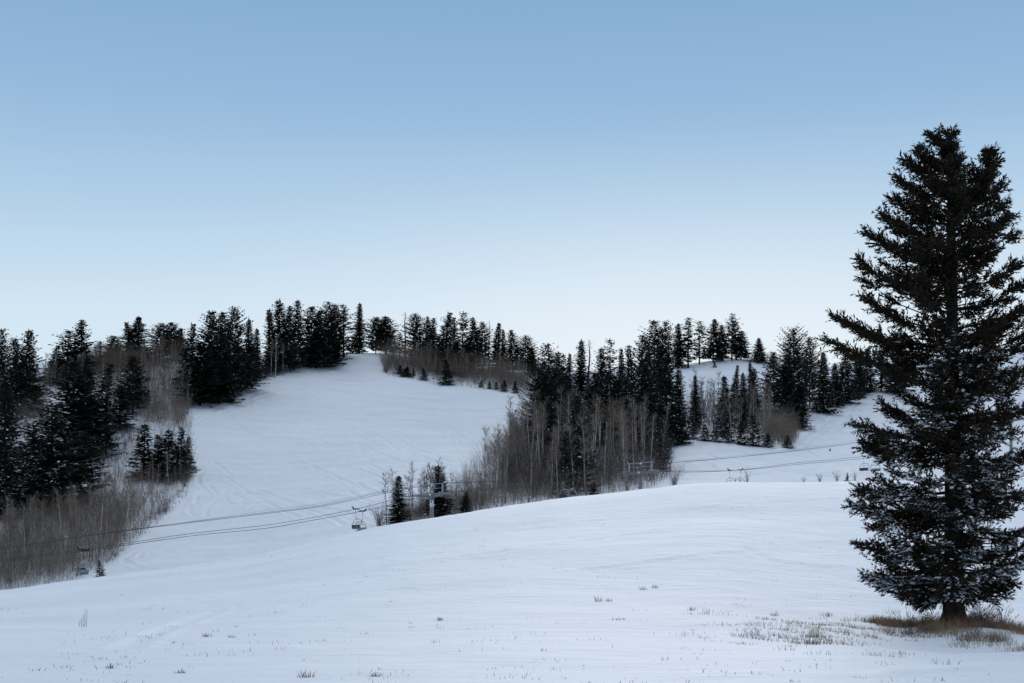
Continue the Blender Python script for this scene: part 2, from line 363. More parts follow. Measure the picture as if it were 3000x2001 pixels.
def conifer(kind, seed, snow):
    r = np.random.default_rng(seed); H = 20.0
    c0, Rm, prof, step, nb, tl, gap, s0, s1 = KP[kind]
    mb = MB(); z = c0 * H + .2
    P, D, Wd, SP, SD, SW = [], [], [], [], [], []
    ph = r.uniform(0, 6.28)
    lob = r.uniform(.55, 1.35, 9); bx_, by_ = r.normal(0, .25, 2)
    while z < H - .6:
        t = (z / H - c0) / (1 - c0)
        Rz = Rm * prof(t)
        for b in range(nb):
            if r.random() < gap: continue
            az = ph + b * 6.283 / nb + r.uniform(-.5, .5)
            L = max(.18, Rz * (r.uniform(.55, 1.05) if r.random() < .9 else r.uniform(1.05, 1.35)) * lob[int((math.sin(az * 2 + z * .6) + 1) * 4)])
            sl = s0 + (s1 - s0) * t + r.uniform(-.12, .12)
            h = np.array([math.cos(az), math.sin(az), 0]); sd = np.array([-h[1], h[0], 0])
            n = max(2, int(L / (tl * .42)))
            for k in range(n):
                s = (k + .4 + r.uniform(-.2, .2)) / n
                if s < .12 and L > 1.5: continue
                p = np.array([bx_ * math.sin(z / 5.), by_ * math.sin(z / 6.), z]) + h * (L * s) + np.array([0, 0, 1]) * (L * (sl * s + .22 * s * s - .06))
                sz = tl * r.uniform(.75, 1.2) * (1 - .3 * s) * (1 - .55 * t * t)
                for side in (-1, 1, 0):
                    ang = side * r.uniform(.5, 1.05)
                    d = h * math.cos(ang) + sd * math.sin(ang) + np.array([0, 0, sl * .6 + r.uniform(-.70, .42)])
                    d = d / np.linalg.norm(d)
                    wv = np.cross(d, np.array([r.uniform(-.8, .8), r.uniform(-.8, .8), 1.0])); wv /= np.linalg.norm(wv)
                    P.append(p); D.append(d * sz); Wd.append(wv * sz * .33)
                    if snow and s > .3 and r.random() < snow * (1.2 - .8 * t):
                        q = unit(d * .6 + h * .5); f = sz * r.uniform(.4, 1.25); SP.append(p + d * sz * .3 + np.array([0, 0, .16])); SD.append(q * f * .55 + np.array([0, 0, r.uniform(-.55, -.05) * f])); SW.append((unit(np.cross(q, [0, 0, 1])) + r.normal(0, .35, 3)) * f * r.uniform(.16, .38))
        z += step * .72 * r.uniform(.75, 1.25) * (1 - .35 * t); ph += 1.1
    # leader
    for k in range(5):
        a = k * 1.3; P.append((0, 0, H - 1.1 + k * .12)); D.append((math.cos(a) * .22, math.sin(a) * .22, .5)); Wd.append((-math.sin(a) * .09, math.cos(a) * .09, 0))
    P.append((0, 0, H - .6)); D.append((0, 0, .75)); Wd.append((.07, 0, 0)); P.append((0, 0, H - .6)); D.append((0, 0, .75)); Wd.append((0, .07, 0))
    mb.loz(P, D, Wd, 0); mb.loz(SP, SD, SW, 1)
    tb = MB(); tb.tube([(0, 0, -.8), (0, 0, H * .3), (0, 0, H * .7), (0, 0, H - .4)], [.19, .15, .08, .02], 6)
    return tb.mesh('trunk', [M['bark']], True), mb.mesh('crown', [M['needle'], M['snow']])
def snag(seed):
    r = np.random.default_rng(seed); H = 20.; tb = MB()
    tb.tube([(0, 0, -.5), (.1, 0, H * .4), (-.1, .1, H * .75), (.1, 0, H)], [.22, .16, .1, .03], 5)
    mb = MB(); P, D, Wd = [], [], []
    for z in np.arange(3, 19.6, .22):
        az = r.uniform(0, 6.28); L = r.uniform(.5, 1.5) * (1.15 - z / H * .75)
        d = np.array([math.cos(az), math.sin(az), r.uniform(-.5, .3)]) * L
        P.append((0, 0, z)); D.append(d); Wd.append(unit(np.cross(d, [.3, .2, 1])) * .045)
        for q in range(4):
            s = r.uniform(.3, 1); e = d * .4 + r.normal(0, .3, 3); P.append(np.array([0, 0, z]) + d * s); D.append(e); Wd.append(unit(np.cross(e, [.3, .2, 1])) * .03)
    mb.ribbon(P, D, Wd)
    return tb.mesh('trunk', [M['dead']], True), mb.mesh('bare_branches', [M['dead']])
PROTO = {}; PWM = {}
def proto(kind, snow, v):
    k = (kind, snow, v)
    if k not in PROTO:
        sv = {0: .03, 1: .12, 2: .5}[snow]
        PROTO[k] = snag(50 + v) if kind == 'snag' else conifer(kind, hash((sum(map(ord, kind)), snow, v)) % 99991, sv)
        me = PROTO[k][1]; co = np.empty(len(me.vertices) * 3, np.float32); me.vertices.foreach_get('co', co)
        PWM[k] = 2 * float(np.percentile(np.abs(co.reshape(-1, 3)[:, 0]), 98.0))
    return PROTO[k]

def plant_conifer(i, x, top, base, w, kind, snow, label, group):
    g = ground(x, base); d = g[1]
    ybase = HZ - F * g[2] / d
    H = max((ybase - top) / F * d, .8); wid = w / F * d
    tm, cm = proto(kind, snow, i % 5)
    name = 'young_spruce' if kind == 'young' else ('dead_conifer' if kind == 'snag' else 'conifer_tree')
    e = empty(name, g, rnd.uniform(0, 6.28))
    pw = PWM[(kind, snow, i % 5)] / (1.08 if kind == 'young' else 1.42 if w < 60 else 1.3 if w < 90 else 1.14); e.scale = (wid / pw, wid / pw, H / 20.0); e.rotation_euler[0] = rnd.gauss(0, .018); e.rotation_euler[1] = rnd.gauss(0, .018)
    tag(e, label, 'conifer', group)
    link('trunk', tm, e); link('bare_branches' if kind == 'snag' else 'crown', cm, e)

G_ = 'conifers '
CL = {}
CL['conifers at the picture edge above the thicket'] = [
 (7, 962, 1215, 95, 'pine', 0, "round-topped dark conifer cut by the picture edge, high above the thicket"),
 (49, 990, 1215, 80, 'fir', 0, "blunt dark conifer between the round-topped edge tree and the pointed one by the gap"),
 (89, 962, 1200, 72, 'fir', 0, "pointed open-branched conifer standing beside the first gap of sky"),
 (18, 1090, 1420, 110, 'fir', 1, "snow-flecked conifer at the picture edge just below the skyline stand"),
 (12, 1250, 1520, 120, 'cone', 1, "lowest snowy conifer at the picture edge, right above the leafless thicket"),
 (154, 1180, 1500, 190, 'fir', 1, "biggest full dark conifer low on the slope, its skirt touching the leafless thicket"),
 (95, 1235, 1475, 150, 'fir', 1, "broad snow-dusted conifer between the biggest low one and the picture edge"),
 (235, 1262, 1465, 140, 'pine', 0, "broad dark conifer beside the bare leaning trunk, above the snowy shrub patch")]
CL['conifers in front of the upper aspen grove'] = [
 (216, 1058, 1345, 150, 'pine', 0, "massive rounded dark conifer standing in front of the upper aspen grove"),
 (262, 1076, 1330, 115, 'fir', 0, "blunt dark conifer pressed against the massive rounded one before the aspens"),
 (311, 1060, 1335, 85, 'fir', 0, "pointed olive-dark conifer between the blunt one and the gappy round-headed pine"),
 (389, 1042, 1215, 92, 'pine', 0, "gappy round-headed pine with bare lower trunk against the grey aspen grove"),
 (352, 1130, 1260, 80, 'fir', 0, "low dark conifer filling in under the gappy round-headed pine"),
 (425, 1130, 1195, 40, 'ragged', 0, "small ragged conifer hanging beside pale aspen trunks under the round-headed pine")]
CL['skyline conifers above the upper aspen grove'] = [
 (196, 966, 1125, 88, 'ragged', 0, "lopsided spreading conifer, the shorter of the skyline pair over the aspen grove"),
 (164, 1010, 1130, 60, 'fir', 0, "low bushy conifer at the foot of the lopsided skyline one"),
 (239, 934, 1118, 74, 'fir', 0, "tall spiky conifer, the taller of the skyline pair over the aspen grove"),
 (293, 999, 1075, 40, 'ragged', 0, "small thin greyish conifer just past the tall spiky skyline pair"),
 (317, 1008, 1068, 26, 'ragged', 0, "tiny conifer between the thin greyish one and the squat rounded one"),
 (334, 983, 1062, 52, 'pine', 0, "squat rounded conifer that starts the skyline trio over the aspens"),
 (372, 941, 1062, 48, 'fir', 0, "slim pointed conifer in the middle of the skyline trio over the aspens"),
 (407, 925, 1062, 72, 'cone', 0, "tall full cone-shaped conifer, tallest of the skyline trio over the aspens"),
 (471, 945, 1055, 52, 'pine', 0, "round-headed pine of the twin-topped pair on the skyline, the one by the trio"),
 (504, 944, 1050, 52, 'pine', 0, "round-headed pine of the twin-topped pair on the skyline, the one by the big stand"),
 (531, 960, 1042, 38, 'cone', 0, "small greyish conifer between the twin-topped pines and the big stand")]
CL['big conifer stand at the edge of the main run'] = [
 (565, 943, 1150, 66, 'fir', 0, "pointed conifer on the aspen side of the big stand beside the main run"),
 (617, 906, 1176, 100, 'pine', 0, "tall knob-headed conifer of the big stand, nearest the aspen grove"),
 (585, 1000, 1188, 120, 'fir', 0, "wide low-sweeping conifer at the bottom corner of the big stand"),
 (640, 1030, 1180, 110, 'cone', 1, "snow-speckled conifer in front of the big stand, base on the main run"),
 (663, 910, 1165, 76, 'fir', 0, "spiky conifer between the knob-headed and the tallest of the big stand"),
 (686, 896, 1160, 92, 'pine', 0, "tallest broad-shouldered conifer of the big stand beside the main run"),
 (704, 1012, 1148, 86, 'fir', 0, "full low conifer in front of the tallest of the big stand"),
 (731, 931, 1122, 38, 'spire', 0, "slim spire closing the big stand on the hilltop side"),
 (753, 961, 1110, 30, 'spire', 0, "thin short spire standing apart between the big stand and the hilltop wood")]
CL['hilltop conifers above the main run'] = [
 (788, 902, 1088, 42, 'spire', 0, "slim spire that begins the hilltop wood, next to bare aspens"),
 (820, 874, 1088, 82, 'fir', 0, "tallest wide conifer of the hilltop wood, above two bare aspens"),
 (851, 893, 1082, 52, 'fir', 0, "conifer half hidden behind the tallest of the hilltop wood"),
 (876, 877, 1080, 46, 'fir', 0, "slim high-topped conifer beside the tallest of the hilltop wood"),
 (910, 897, 1078, 70, 'pine', 0, "broad dull conifer in the middle of the hilltop wood"),
 (936, 908, 1072, 50, 'fir', 0, "ragged-topped conifer between the broad dull one and the dome-topped one"),
 (963, 883, 1068, 66, 'pine', 0, "dome-topped dense conifer of the hilltop wood, base at the snow lip"),
 (984, 891, 1060, 56, 'pine', 0, "dense conifer right behind the dome-topped one on the hilltop"),
 (1007, 891, 1048, 52, 'ragged', 0, "knobbly open conifer ending the hilltop wood, next to the lone spire"),
 (925, 985, 1079, 84, 'fir', 1, "snow-dusted bushy conifer at the snow lip above the pale post"),
 (970, 990, 1068, 60, 'fir', 0, "dark bushy conifer low under the dome-topped one on the hilltop"),
 (1052, 886, 1034, 40, 'spire', 0, "lone tall narrow spire at the very top of the main run"),
 (1034, 985, 1036, 34, 'young', 0, "small dark conifer at the foot of the lone tall spire"),
 (1101, 927, 1036, 50, 'pine', 0, "rounded pine of the summit pair past the lone spire, the one nearer it"),
 (1131, 926, 1036, 54, 'pine', 0, "rounded pine of the summit pair past the lone spire, the one nearer the snag"),
 (1152, 974, 1036, 30, 'ragged', 0, "short ragged conifer just past the summit pair of pines"),
 (1171, 972, 1040, 28, 'ragged', 0, "short ragged conifer right beside the leaning dead snag"),
 (1186, 914, 1040, 24, 'snag', 0, "leaning dead grey snag alone on the skyline")]
CL['ridge conifers above the brushy strip'] = [
 (1217, 916, 1062, 54, 'pine', 0, "full conifer first in the ridge row after the dead snag"),
 (1250, 925, 1068, 38, 'fir', 0, "slim conifer second in the ridge row after the dead snag"),
 (1269, 930, 1072, 40, 'fir', 0, "slightly lower conifer third in the ridge row after the dead snag"),
 (1306, 911, 1085, 56, 'fir', 0, "tall bristly conifer fourth in the ridge row, with a bare pole before it"),
 (1328, 927, 1085, 46, 'fir', 0, "dark conifer fifth in the ridge row, behind the bare pole"),
 (1353, 913, 1085, 50, 'ragged', 0, "open-topped high conifer sixth in the ridge row after the dead snag"),
 (1388, 927, 1082, 48, 'fir', 0, "bushy conifer seventh in the ridge row after the dead snag"),
 (1415, 942, 1086, 48, 'pine', 0, "flat-topped conifer eighth in the ridge row after the dead snag"),
 (1372, 985, 1090, 60, 'fir', 0, "dark lower conifer filling the ridge row under its open-topped tree"),
 (1300, 990, 1096, 42, 'cone', 1, "snow-striped conifer in front of the bristly one in the ridge row"),
 (1340, 1000, 1098, 44, 'cone', 1, "snow-striped conifer in front of the ridge row, near the crooked pale aspen"),
 (1432, 939, 1084, 16, 'snag', 0, "thin dead needle-like trunk between the ridge row and its last spires"),
 (1459, 944, 1090, 36, 'spire', 0, "needle-topped spire just past the thin dead trunk of the ridge row"),
 (1477, 963, 1090, 32, 'fir', 0, "short conifer between the needle-topped spire and the last two of the ridge"),
 (1502, 965, 1092, 48, 'fir', 0, "tall-trunked conifer, last but two of the ridge row"),
 (1538, 981, 1096, 46, 'pine', 0, "rounded tall-trunked conifer, last but one of the ridge row"),
 (1556, 1018, 1098, 30, 'spire', 0, "small drooping conifer, very last of the ridge row")]
CL['saplings along the brushy strip'] = [
 (1172, 1068, 1096, 22, 'young', 1, "small sapling first along the brushy strip's snow edge, nearest the summit"),
 (1192, 1074, 1104, 30, 'young', 0, "bushy sapling second along the brushy strip's snow edge"),
 (1240, 1078, 1113, 26, 'young', 1, "dark sapling standing clear on snow under the middle of the brushy strip"),
 (1307, 1052, 1127, 46, 'young', 0, "largest dark-green sapling at the brushy strip's snow edge"),
 (1211, 1080, 1102, 14, 'young', 0, "tiny sapling between the bushy one and the one standing clear on snow"),
 (1411, 1112, 1135, 16, 'young', 1, "tiny snowy sapling first of the row past the largest sapling"),
 (1434, 1117, 1139, 16, 'young', 1, "tiny snowy sapling second of the row past the largest sapling"),
 (1453, 1117, 1141, 18, 'young', 1, "tiny snowy sapling third of the row past the largest sapling"),
 (1478, 1112, 1146, 24, 'young', 1, "snowy sapling fourth of the row past the largest sapling"),
 (1510, 1116, 1151, 24, 'young', 1, "snowy sapling last of the row, beside the central wood")]
CL['conifers of the central wood'] = [
 (1613, 1004, 1262, 78, 'pine', 0, "tall dark round-shouldered conifer at the main-run end of the central wood"),
 (1588, 1062, 1290, 108, 'oval', 0, "wide brown-dark conifer bulging onto the main run from the central wood"),
 (1606, 1175, 1345, 100, 'fir', 1, "snow-flecked dark conifer below the bulging one, among pale aspen trunks"),
 (1633, 1028, 1230, 58, 'fir', 0, "conifer tucked behind the round-shouldered one of the central wood"),
 (1653, 1035, 1222, 50, 'ragged', 0, "twin-topped short conifer of the central wood, its lower half"),
 (1667, 1032, 1205, 30, 'spire', 0, "thin pointed conifer before the first sky notch of the central wood"),
 (1702, 993, 1232, 58, 'spire', 0, "narrow high spire past the first sky notch of the central wood"),
 (1724, 995, 1170, 36, 'snag', 0, "bare brown larch-like tree right behind the narrow high spire"),
 (1762, 1014, 1232, 62, 'fir', 0, "pointed conifer leaning on the shaggy wide-armed one of the central wood"),
 (1790, 990, 1240, 66, 'ragged', 0, "shaggy wide-armed conifer with notched outline in the central wood"),
 (1815, 1018, 1222, 22, 'spire', 0, "thinner of the twin slim spikes in the central wood, by the shaggy tree"),
 (1824, 1018, 1218, 22, 'spire', 0, "second of the twin slim spikes in the central wood, by the tall crowns"),
 (1841, 1009, 1262, 62, 'fir', 0, "bushy conifer between the twin slim spikes and the stepped crowns"),
 (1881, 975, 1250, 62, 'pine', 0, "stepped conifer just below the tallest crowns of the central wood"),
 (1918, 936, 1180, 70, 'pine', 0, "tallest flat-headed crown of the central wood, nearer the stepped one"),
 (1950, 938, 1180, 64, 'pine', 0, "tallest flat-headed crown of the central wood, nearer the knob row"),
 (1930, 1020, 1230, 90, 'fir', 0, "dark conifer under the tallest flat-headed crowns"),
 (1893, 1060, 1300, 105, 'cone', 1, "large snow-banded spruce fronting the central wood"),
 (1955, 1066, 1306, 82, 'cone', 1, "tall snow-banded spruce at the corner of the central wood by the far run"),
 (1990, 1078, 1303, 56, 'cone', 1, "slim snow-banded spruce last at the far-run corner of the central wood"),
 (1860, 1160, 1325, 95, 'cone', 1, "lower snow-laden spruce overlapping the aspens in front of the central wood"),
 (1922, 1215, 1375, 62, 'young', 1, "small snowy spruce at the foot of the central wood above a brown bush"),
 (1742, 1090, 1300, 80, 'fir', 1, "dim snow-flecked conifer behind the aspens in the middle of the central wood"),
 (1800, 1110, 1310, 80, 'fir', 1, "dim snow-flecked conifer behind the aspens, under the shaggy tree"),
 (1690, 1150, 1440, 84, 'fir', 1, "tall dark conifer standing deep among the pale aspen trunks"),
 (1655, 1260, 1450, 60, 'cone', 1, "snowy conifer low among aspen trunks above the paired chairs")]
CL['conifers on the bald knob'] = [
 (1988, 947, 1078, 42, 'spire', 0, "narrow conifer first of the knob row, nearest the central wood"),
 (2016, 929, 1078, 42, 'ragged', 0, "tall open conifer second of the knob row"),
 (2049, 940, 1066, 44, 'ragged', 0, "rounded open conifer third of the knob row with sky under it"),
 (2089, 933, 1060, 50, 'fir', 0, "dense broad conifer fourth of the knob row"),
 (2115, 950, 1058, 36, 'fir', 0, "conifer fifth of the knob row, shoulder of the dense broad one"),
 (2144, 917, 1056, 42, 'ragged', 0, "highest long-trunked conifer of the knob row"),
 (2157, 938, 1054, 38, 'ragged', 0, "long-trunked conifer leaning on the highest of the knob row"),
 (2171, 968, 1053, 40, 'fir', 0, "shortest conifer at the open end of the knob row"),
 (2224, 989, 1062, 38, 'cone', 0, "lone cone-shaped conifer beyond the open end of the knob row"),
 (2093, 1056, 1076, 12, 'young', 0, "tiny dark sapling alone on the bald knob's snow")]
CL['conifers in the grove between the knob and the far run'] = [
 (2040, 1096, 1270, 36, 'spire', 0, "narrow dark spire rising from the pale aspens under the knob"),
 (2124, 1099, 1278, 42, 'spire', 0, "blunt dark spire in the middle of the grove under the knob"),
 (2158, 1068, 1205, 30, 'cone', 0, "slim pointed conifer against the knob's snow behind the grove"),
 (2177, 1090, 1260, 28, 'spire', 0, "thin dark spire before the two-pointed clump in the grove"),
 (2196, 1055, 1205, 26, 'spire', 0, "taller point of the two-pointed clump against the knob's snow"),
 (2211, 1076, 1220, 50, 'fir', 0, "bushy lower half of the two-pointed clump against the knob's snow"),
 (2026, 1189, 1287, 38, 'young', 2, "tall snow-caked young spruce nearest the central wood on the far run's edge"),
 (2065, 1242, 1292, 34, 'young', 2, "round snow-caked young spruce second along the far run's edge"),
 (2097, 1230, 1295, 34, 'young', 2, "snow-caked young spruce third along the far run's edge"),
 (2128, 1200, 1296, 46, 'young', 2, "biggest pale snow-caked young spruce along the far run's edge"),
 (2172, 1228, 1303, 40, 'young', 1, "darker young spruce just past the biggest snow-caked one"),
 (2206, 1212, 1306, 62, 'young', 1, "wide dark young spruce at the dip of the far run's edge"),
 (2250, 1270, 1311, 34, 'young', 1, "low young spruce under the brown aspens at the far run's edge"),
 (2308, 1275, 1313, 34, 'young', 1, "last low young spruce at the outer corner of the brown aspens")]
CL['conifers across the top of the far run'] = [
 (2328, 960, 1218, 96, 'oval', 0, "huge round-crowned pine above the brown aspens of the far run"),
 (2372, 985, 1195, 58, 'pine', 0, "shoulder pine leaning against the huge round-crowned one"),
 (2268, 1030, 1195, 54, 'pine', 0, "smaller rounded pine on the knob side of the huge round-crowned one"),
 (2302, 1062, 1220, 62, 'fir', 0, "dark conifer filling in below the two rounded pines"),
 (2341, 1118, 1255, 66, 'cone', 1, "snow-dusted spruce pointing down onto the far run below the huge pine"),
 (2412, 1026, 1210, 62, 'cone', 1, "spruce first past the huge pine at the top edge of the far run"),
 (2445, 1062, 1192, 48, 'cone', 1, "lower spruce second past the huge pine, a snow gap behind it"),
 (2476, 1014, 1182, 66, 'cone', 1, "broad tall spruce third past the huge pine at the far run's edge"),
 (2505, 1016, 1166, 38, 'cone', 0, "spruce fourth past the huge pine, behind the broad tall one"),
 (2521, 1019, 1158, 36, 'cone', 0, "spruce fifth past the huge pine at the far run's edge"),
 (2540, 1019, 1148, 42, 'cone', 0, "last spruce of the dense far-run row before a gap of snow"),
 (2582, 1030, 1145, 46, 'fir', 0, "separate dark conifer just past the gap of snow by the big fir"),
 (2632, 995, 1152, 54, 'cone', 0, "dark conifer seen through the outer boughs of the big fir")]
CL['small conifers behind the near snow crest'] = [
 (1165, 1393, 1541, 50, 'spire', 1, "slender snow-tipped spruce between the hanging chair and the signed lift tower"),
 (1285, 1362, 1522, 62, 'spire', 1, "dark spruce right behind the signed lift tower"),
 (1364, 1439, 1509, 34, 'cone', 1, "small dim spruce in brush just uphill of the signed lift tower"),
 (1738, 1412, 1460, 40, 'young', 1, "low bushy spruce on the crest between the paired chairs and a tower"),
 (2482, 1384, 1410, 16, 'young', 0, "tiny spruce poking over the crest among sparse twigs near the big fir"),
 (291, 1640, 1702, 34, 'young', 1, "small snowy spruce at the crest where the leafless thicket ends")]
CL['young dark conifers at the thicket corner'] = [
 (420, 1240, 1400, 104, 'young', 1, "young conifer deepest in the dark clump beside the lower main run"),
 (462, 1272, 1402, 74, 'young', 0, "second young conifer of the dark clump beside the lower main run"),
 (494, 1258, 1404, 92, 'young', 0, "third young conifer of the dark clump, behind thin aspen stems"),
 (530, 1250, 1398, 80, 'young', 0, "tallest young conifer of the dark clump, near its run edge"),
 (553, 1276, 1376, 46, 'young', 0, "pointed young conifer of the dark clump, outermost on the main run")]
i = 0
for grp, L in CL.items():
    for (x, t, b, w, k, s, lab) in L:
        plant_conifer(i, x, t, b, w, k, s, lab, grp); i += 1

# ------------------------------------------------------------------ aspens and bare shrubs
def aspen(seed, pale, dense=1.0):
    r = np.random.default_rng(seed); H = 14.0
    zs = np.linspace(-.6, H, 9); wob = np.cumsum(r.normal(0, .09, (9, 2)), axis=0); wob -= wob[0]
    lean = r.normal(0, .35, 2)
    pts = np.column_stack([wob[:, 0] + lean[0] * zs / H, wob[:, 1] + lean[1] * zs / H, zs])
    tb = MB(); tb.tube(pts, np.linspace(.15, .03, 9), 5)
    at = lambda z: np.array([np.interp(z, zs, pts[:, 0]), np.interp(z, zs, pts[:, 1]), z])
    P, D, Wd = [], [], []
    def rib(p, d, w):
        P.append(p); D.append(d); Wd.append(unit(np.cross(d, r.normal(0, 1, 3))) * w)
    for k in range(int(26 * dense)):
        z = H * r.uniform(.42, .97) ; az = r.uniform(0, 6.28); t = z / H
        L = r.uniform(1.2, 2.6) * (1.25 - .6 * t); e = r.uniform(.75, 1.15)
        d = np.array([math.cos(az) * math.cos(e), math.sin(az) * math.cos(e), math.sin(e)]) * L
        p = at(z); rib(p, d, .030)
        for q in range(12):
            s = r.uniform(.2, 1); e2 = unit(d) * .7 + r.normal(0, .42, 3); e2[2] = abs(e2[2]) + .15
            rib(p + d * s, unit(e2) * r.uniform(.45, 1.2), .021)
    mb = MB(); mb.ribbon(P, D, Wd)
    return tb.mesh('trunk', [M['aspen_pale' if pale else 'aspen']], True), mb.mesh('twig_crown', [M['twig']])
ASP = [aspen(300 + k, k in (1, 4)) for k in range(7)]
def inpoly(x, y, poly):
    c = False; j = len(poly) - 1
    for a in range(len(poly)):
        xi, yi = poly[a]; xj, yj = poly[j]
        if (yi > y) != (yj > y) and x < (xj - xi) * (y - yi) / (yj - yi) + xi: c = not c
        j = a
    return c
def pick(poly, n, r):
    xs = [p[0] for p in poly]; ys = [p[1] for p in poly]; o = []
    while len(o) < n:
        x, y = r.uniform(min(xs), max(xs)), r.uniform(min(ys), max(ys))
        if inpoly(x, y, poly): o.append((x, y))
    return o
def plant_aspen(x, y, h, label, group, v=None, tilt=0.0):
    g = ground(x, y); v = rnd.randrange(7) if v is None else v
    e = empty('aspen_tree', g, rnd.uniform(0, 6.28)); s = h / 14.0
    e.scale = (s * rnd.uniform(.85, 1.25), s * rnd.uniform(.85, 1.25), s)
    e.rotation_euler = (rnd.gauss(0, .03), rnd.gauss(0, .03) + tilt, e.rotation_euler[2])
    tag(e, label, 'aspen tree', group)
    link('trunk', ASP[v][0], e); link('twig_crown', ASP[v][1], e)
ra = random.Random(23)
GROVES = [
 ("aspens of the dense grove fronting the central wood", "slender leafless aspen with straight grey-brown trunk in the dense grove fronting the central wood",
  [(1400, 1505), (1560, 1482), (1900, 1436), (1960, 1410), (1930, 1330), (1850, 1290), (1700, 1300), (1560, 1300), (1500, 1350), (1430, 1420)], 76, 11, 17.5),
 ("aspens of the upper grove under the skyline", "leafless aspen in the tight brown upper grove between the dark pines and the big stand",
  [(120, 1150), (300, 1105), (420, 1075), (540, 1042), (560, 1130), (552, 1205), (460, 1222), (390, 1190), (300, 1150), (130, 1195)], 70, 9, 13),
 ("aspens of the leafless thicket under the chairs", "thin leafless aspen in the brown thicket crossed by the lift cables",
  [(-20, 1650), (90, 1600), (300, 1590), (390, 1560), (320, 1640), (230, 1700), (-20, 1738)], 38, 10, 14.5),
 ("aspens along the thicket's snowy upper part", "thin bent aspen rising from snowy brush beside the lower main run",
  [(330, 1500), (420, 1410), (545, 1340), (548, 1400), (440, 1540), (330, 1600)], 18, 5, 9.5),
 ("aspens around the signed lift tower", "small leafless aspen in the brush around the signed lift tower",
  [(1110, 1540), (1200, 1530), (1420, 1498), (1420, 1470), (1250, 1490)], 26, 6.5, 10.5),
 ("aspens in the brushy ridge strip", "thin leafless stem in the brushy strip under the ridge conifers",
  [(1130, 1066), (1200, 1072), (1350, 1100), (1540, 1130), (1540, 1142), (1300, 1108), (1140, 1082)], 32, 7, 12),
 ("pale aspens of the grove under the knob", "pale leafless aspen in the mixed grove between the bald knob and the far run",
  [(2005, 1240), (2060, 1200), (2250, 1200), (2335, 1255), (2325, 1308), (2240, 1305), (2130, 1292), (2030, 1285)], 36, 9.5, 14.5),
]
for grp, lab, poly, n, h0, h1 in GROVES:
    for (x, y) in pick(poly, n, ra): plant_aspen(x, y, ra.uniform(h0, h1), lab, grp, ra.choice([0, 1, 1, 2, 3, 4, 4, 5, 6]) if any(q in grp for q in ('thicket', 'knob', 'upper', 'dense', 'tower')) else None)
for (x, y, h, v, lab) in [(792, 1104, 13, 1, "bare white-stemmed aspen first at the snow edge under the hilltop wood"), (806, 1108, 15, 4, "straightest bare white aspen at the snow edge under the hilltop wood"),
                       (830, 1102, 12, 0, "wide fan-shaped bare aspen at the snow edge under the hilltop wood"), (742, 1128, 8, 2, "short brown aspen beside the big stand's hilltop end"),
                       (1366, 1092, 13, 4, "crooked pale aspen standing out against the dark ridge row"), (1326, 1090, 17, 1, "straight bare pole in front of the ridge row"),
                       (2055, 1232, 12, 4, "pale aspen with bent white trunk under the narrow spire of the knob grove"), (2078, 1248, 14.5, 1, "leaning pale aspen in the middle of the knob grove"),
                       (1500, 1310, 14, 3, "dark forked bare tree standing out on the main run's side of the dense grove")]:
    plant_aspen(x, y, h, lab, 'single aspens', v)

def bush_mesh(seed, H, stems, spread, wid, twigs=7, lean=0.0, ribs=3):
    r = np.random.default_rng(seed); P, D, Wd = [], [], []
    for k in range(stems):
        az = r.uniform(0, 6.28); sp = r.uniform(.1, 1) * spread; h = H * r.uniform(.5, 1.0)
        p = np.array([r.normal(0, .06 * H), r.normal(0, .06 * H), -.08]); d = np.array([math.cos(az) * sp + lean, math.sin(az) * sp, 1.0])
        for q in range(ribs):
            dd = unit(d) * h / ribs; P.append(p); D.append(dd); Wd.append(unit(np.cross(dd, r.normal(0, 1, 3))) * wid * (1 - q * .25))
            for t in range(max(1, twigs // ribs)):
                e = unit(unit(d) + r.normal(0, .55, 3)) * h * r.uniform(.12, .34); e[2] = abs(e[2])
                P.append(p + dd * r.uniform(.2, 1)); D.append(e); Wd.append(unit(np.cross(e, r.normal(0, 1, 3))) * wid * .55)
            p = p + dd; d = d + np.array([math.cos(az) * .12, math.sin(az) * .12, 0]) + r.normal(0, .1, 3)
    mb = MB(); mb.ribbon(P, D, Wd); return mb
SH = [(1112, 1540, 70, 60, .55, "wide leaning bare shrub beside the slender snow-tipped spruce, nearest the hanging chair"),
      (1975, 1425, 75, 70, .7, "brown leaning bare bush at the crest just past the second lift tower"),
      (1945, 1360, 62, 60, .5, "bushy bare shrub at the foot of the central wood's corner"),
      (2190, 1417, 48, 14, .4, "sparse open bare shrub on the crest beside the far pair of chairs"),
      (2168, 1418, 22, 8, .3, "tiny twig shrub on the crest just short of the sparse open one"),
      (2355, 1414, 22, 16, .5, "low twig shrub on the crest, first toward the big fir"),
      (2402, 1411, 30, 22, .5, "twig shrub on the crest, second toward the big fir"),
      (2452, 1409, 32, 26, .5, "fullest twig shrub on the crest, next to the tiny spruce"),
      (2505, 1408, 28, 20, .5, "twig shrub on the crest under the last pair of chairs"),
      (482, 1500, 62, 40, .45, "dark upright bare bush alone on snow at the thicket's run edge"),
      (540, 1425, 40, 40, .5, "low bare bush under the outermost young conifer"),
      (618, 1195, 18, 24, .8, "low dark scrub on snow at the bottom corner of the big stand"),
      (1130, 1092, 30, 40, .6, "dense dark bush where the brushy strip meets the summit snow")]
for k, (x, y, hp, st, sp, lab) in enumerate(SH):
    g = ground(x, y); H = hp / F * g[1]
    o = bush_mesh(600 + k, H, st, sp, .022 if st > 15 else .03, 9).build('bare_shrub', M['twig'] if k % 2 else M['twig_dark'])
    o.location = g; tag(o, lab, 'shrub', 'bare shrubs')

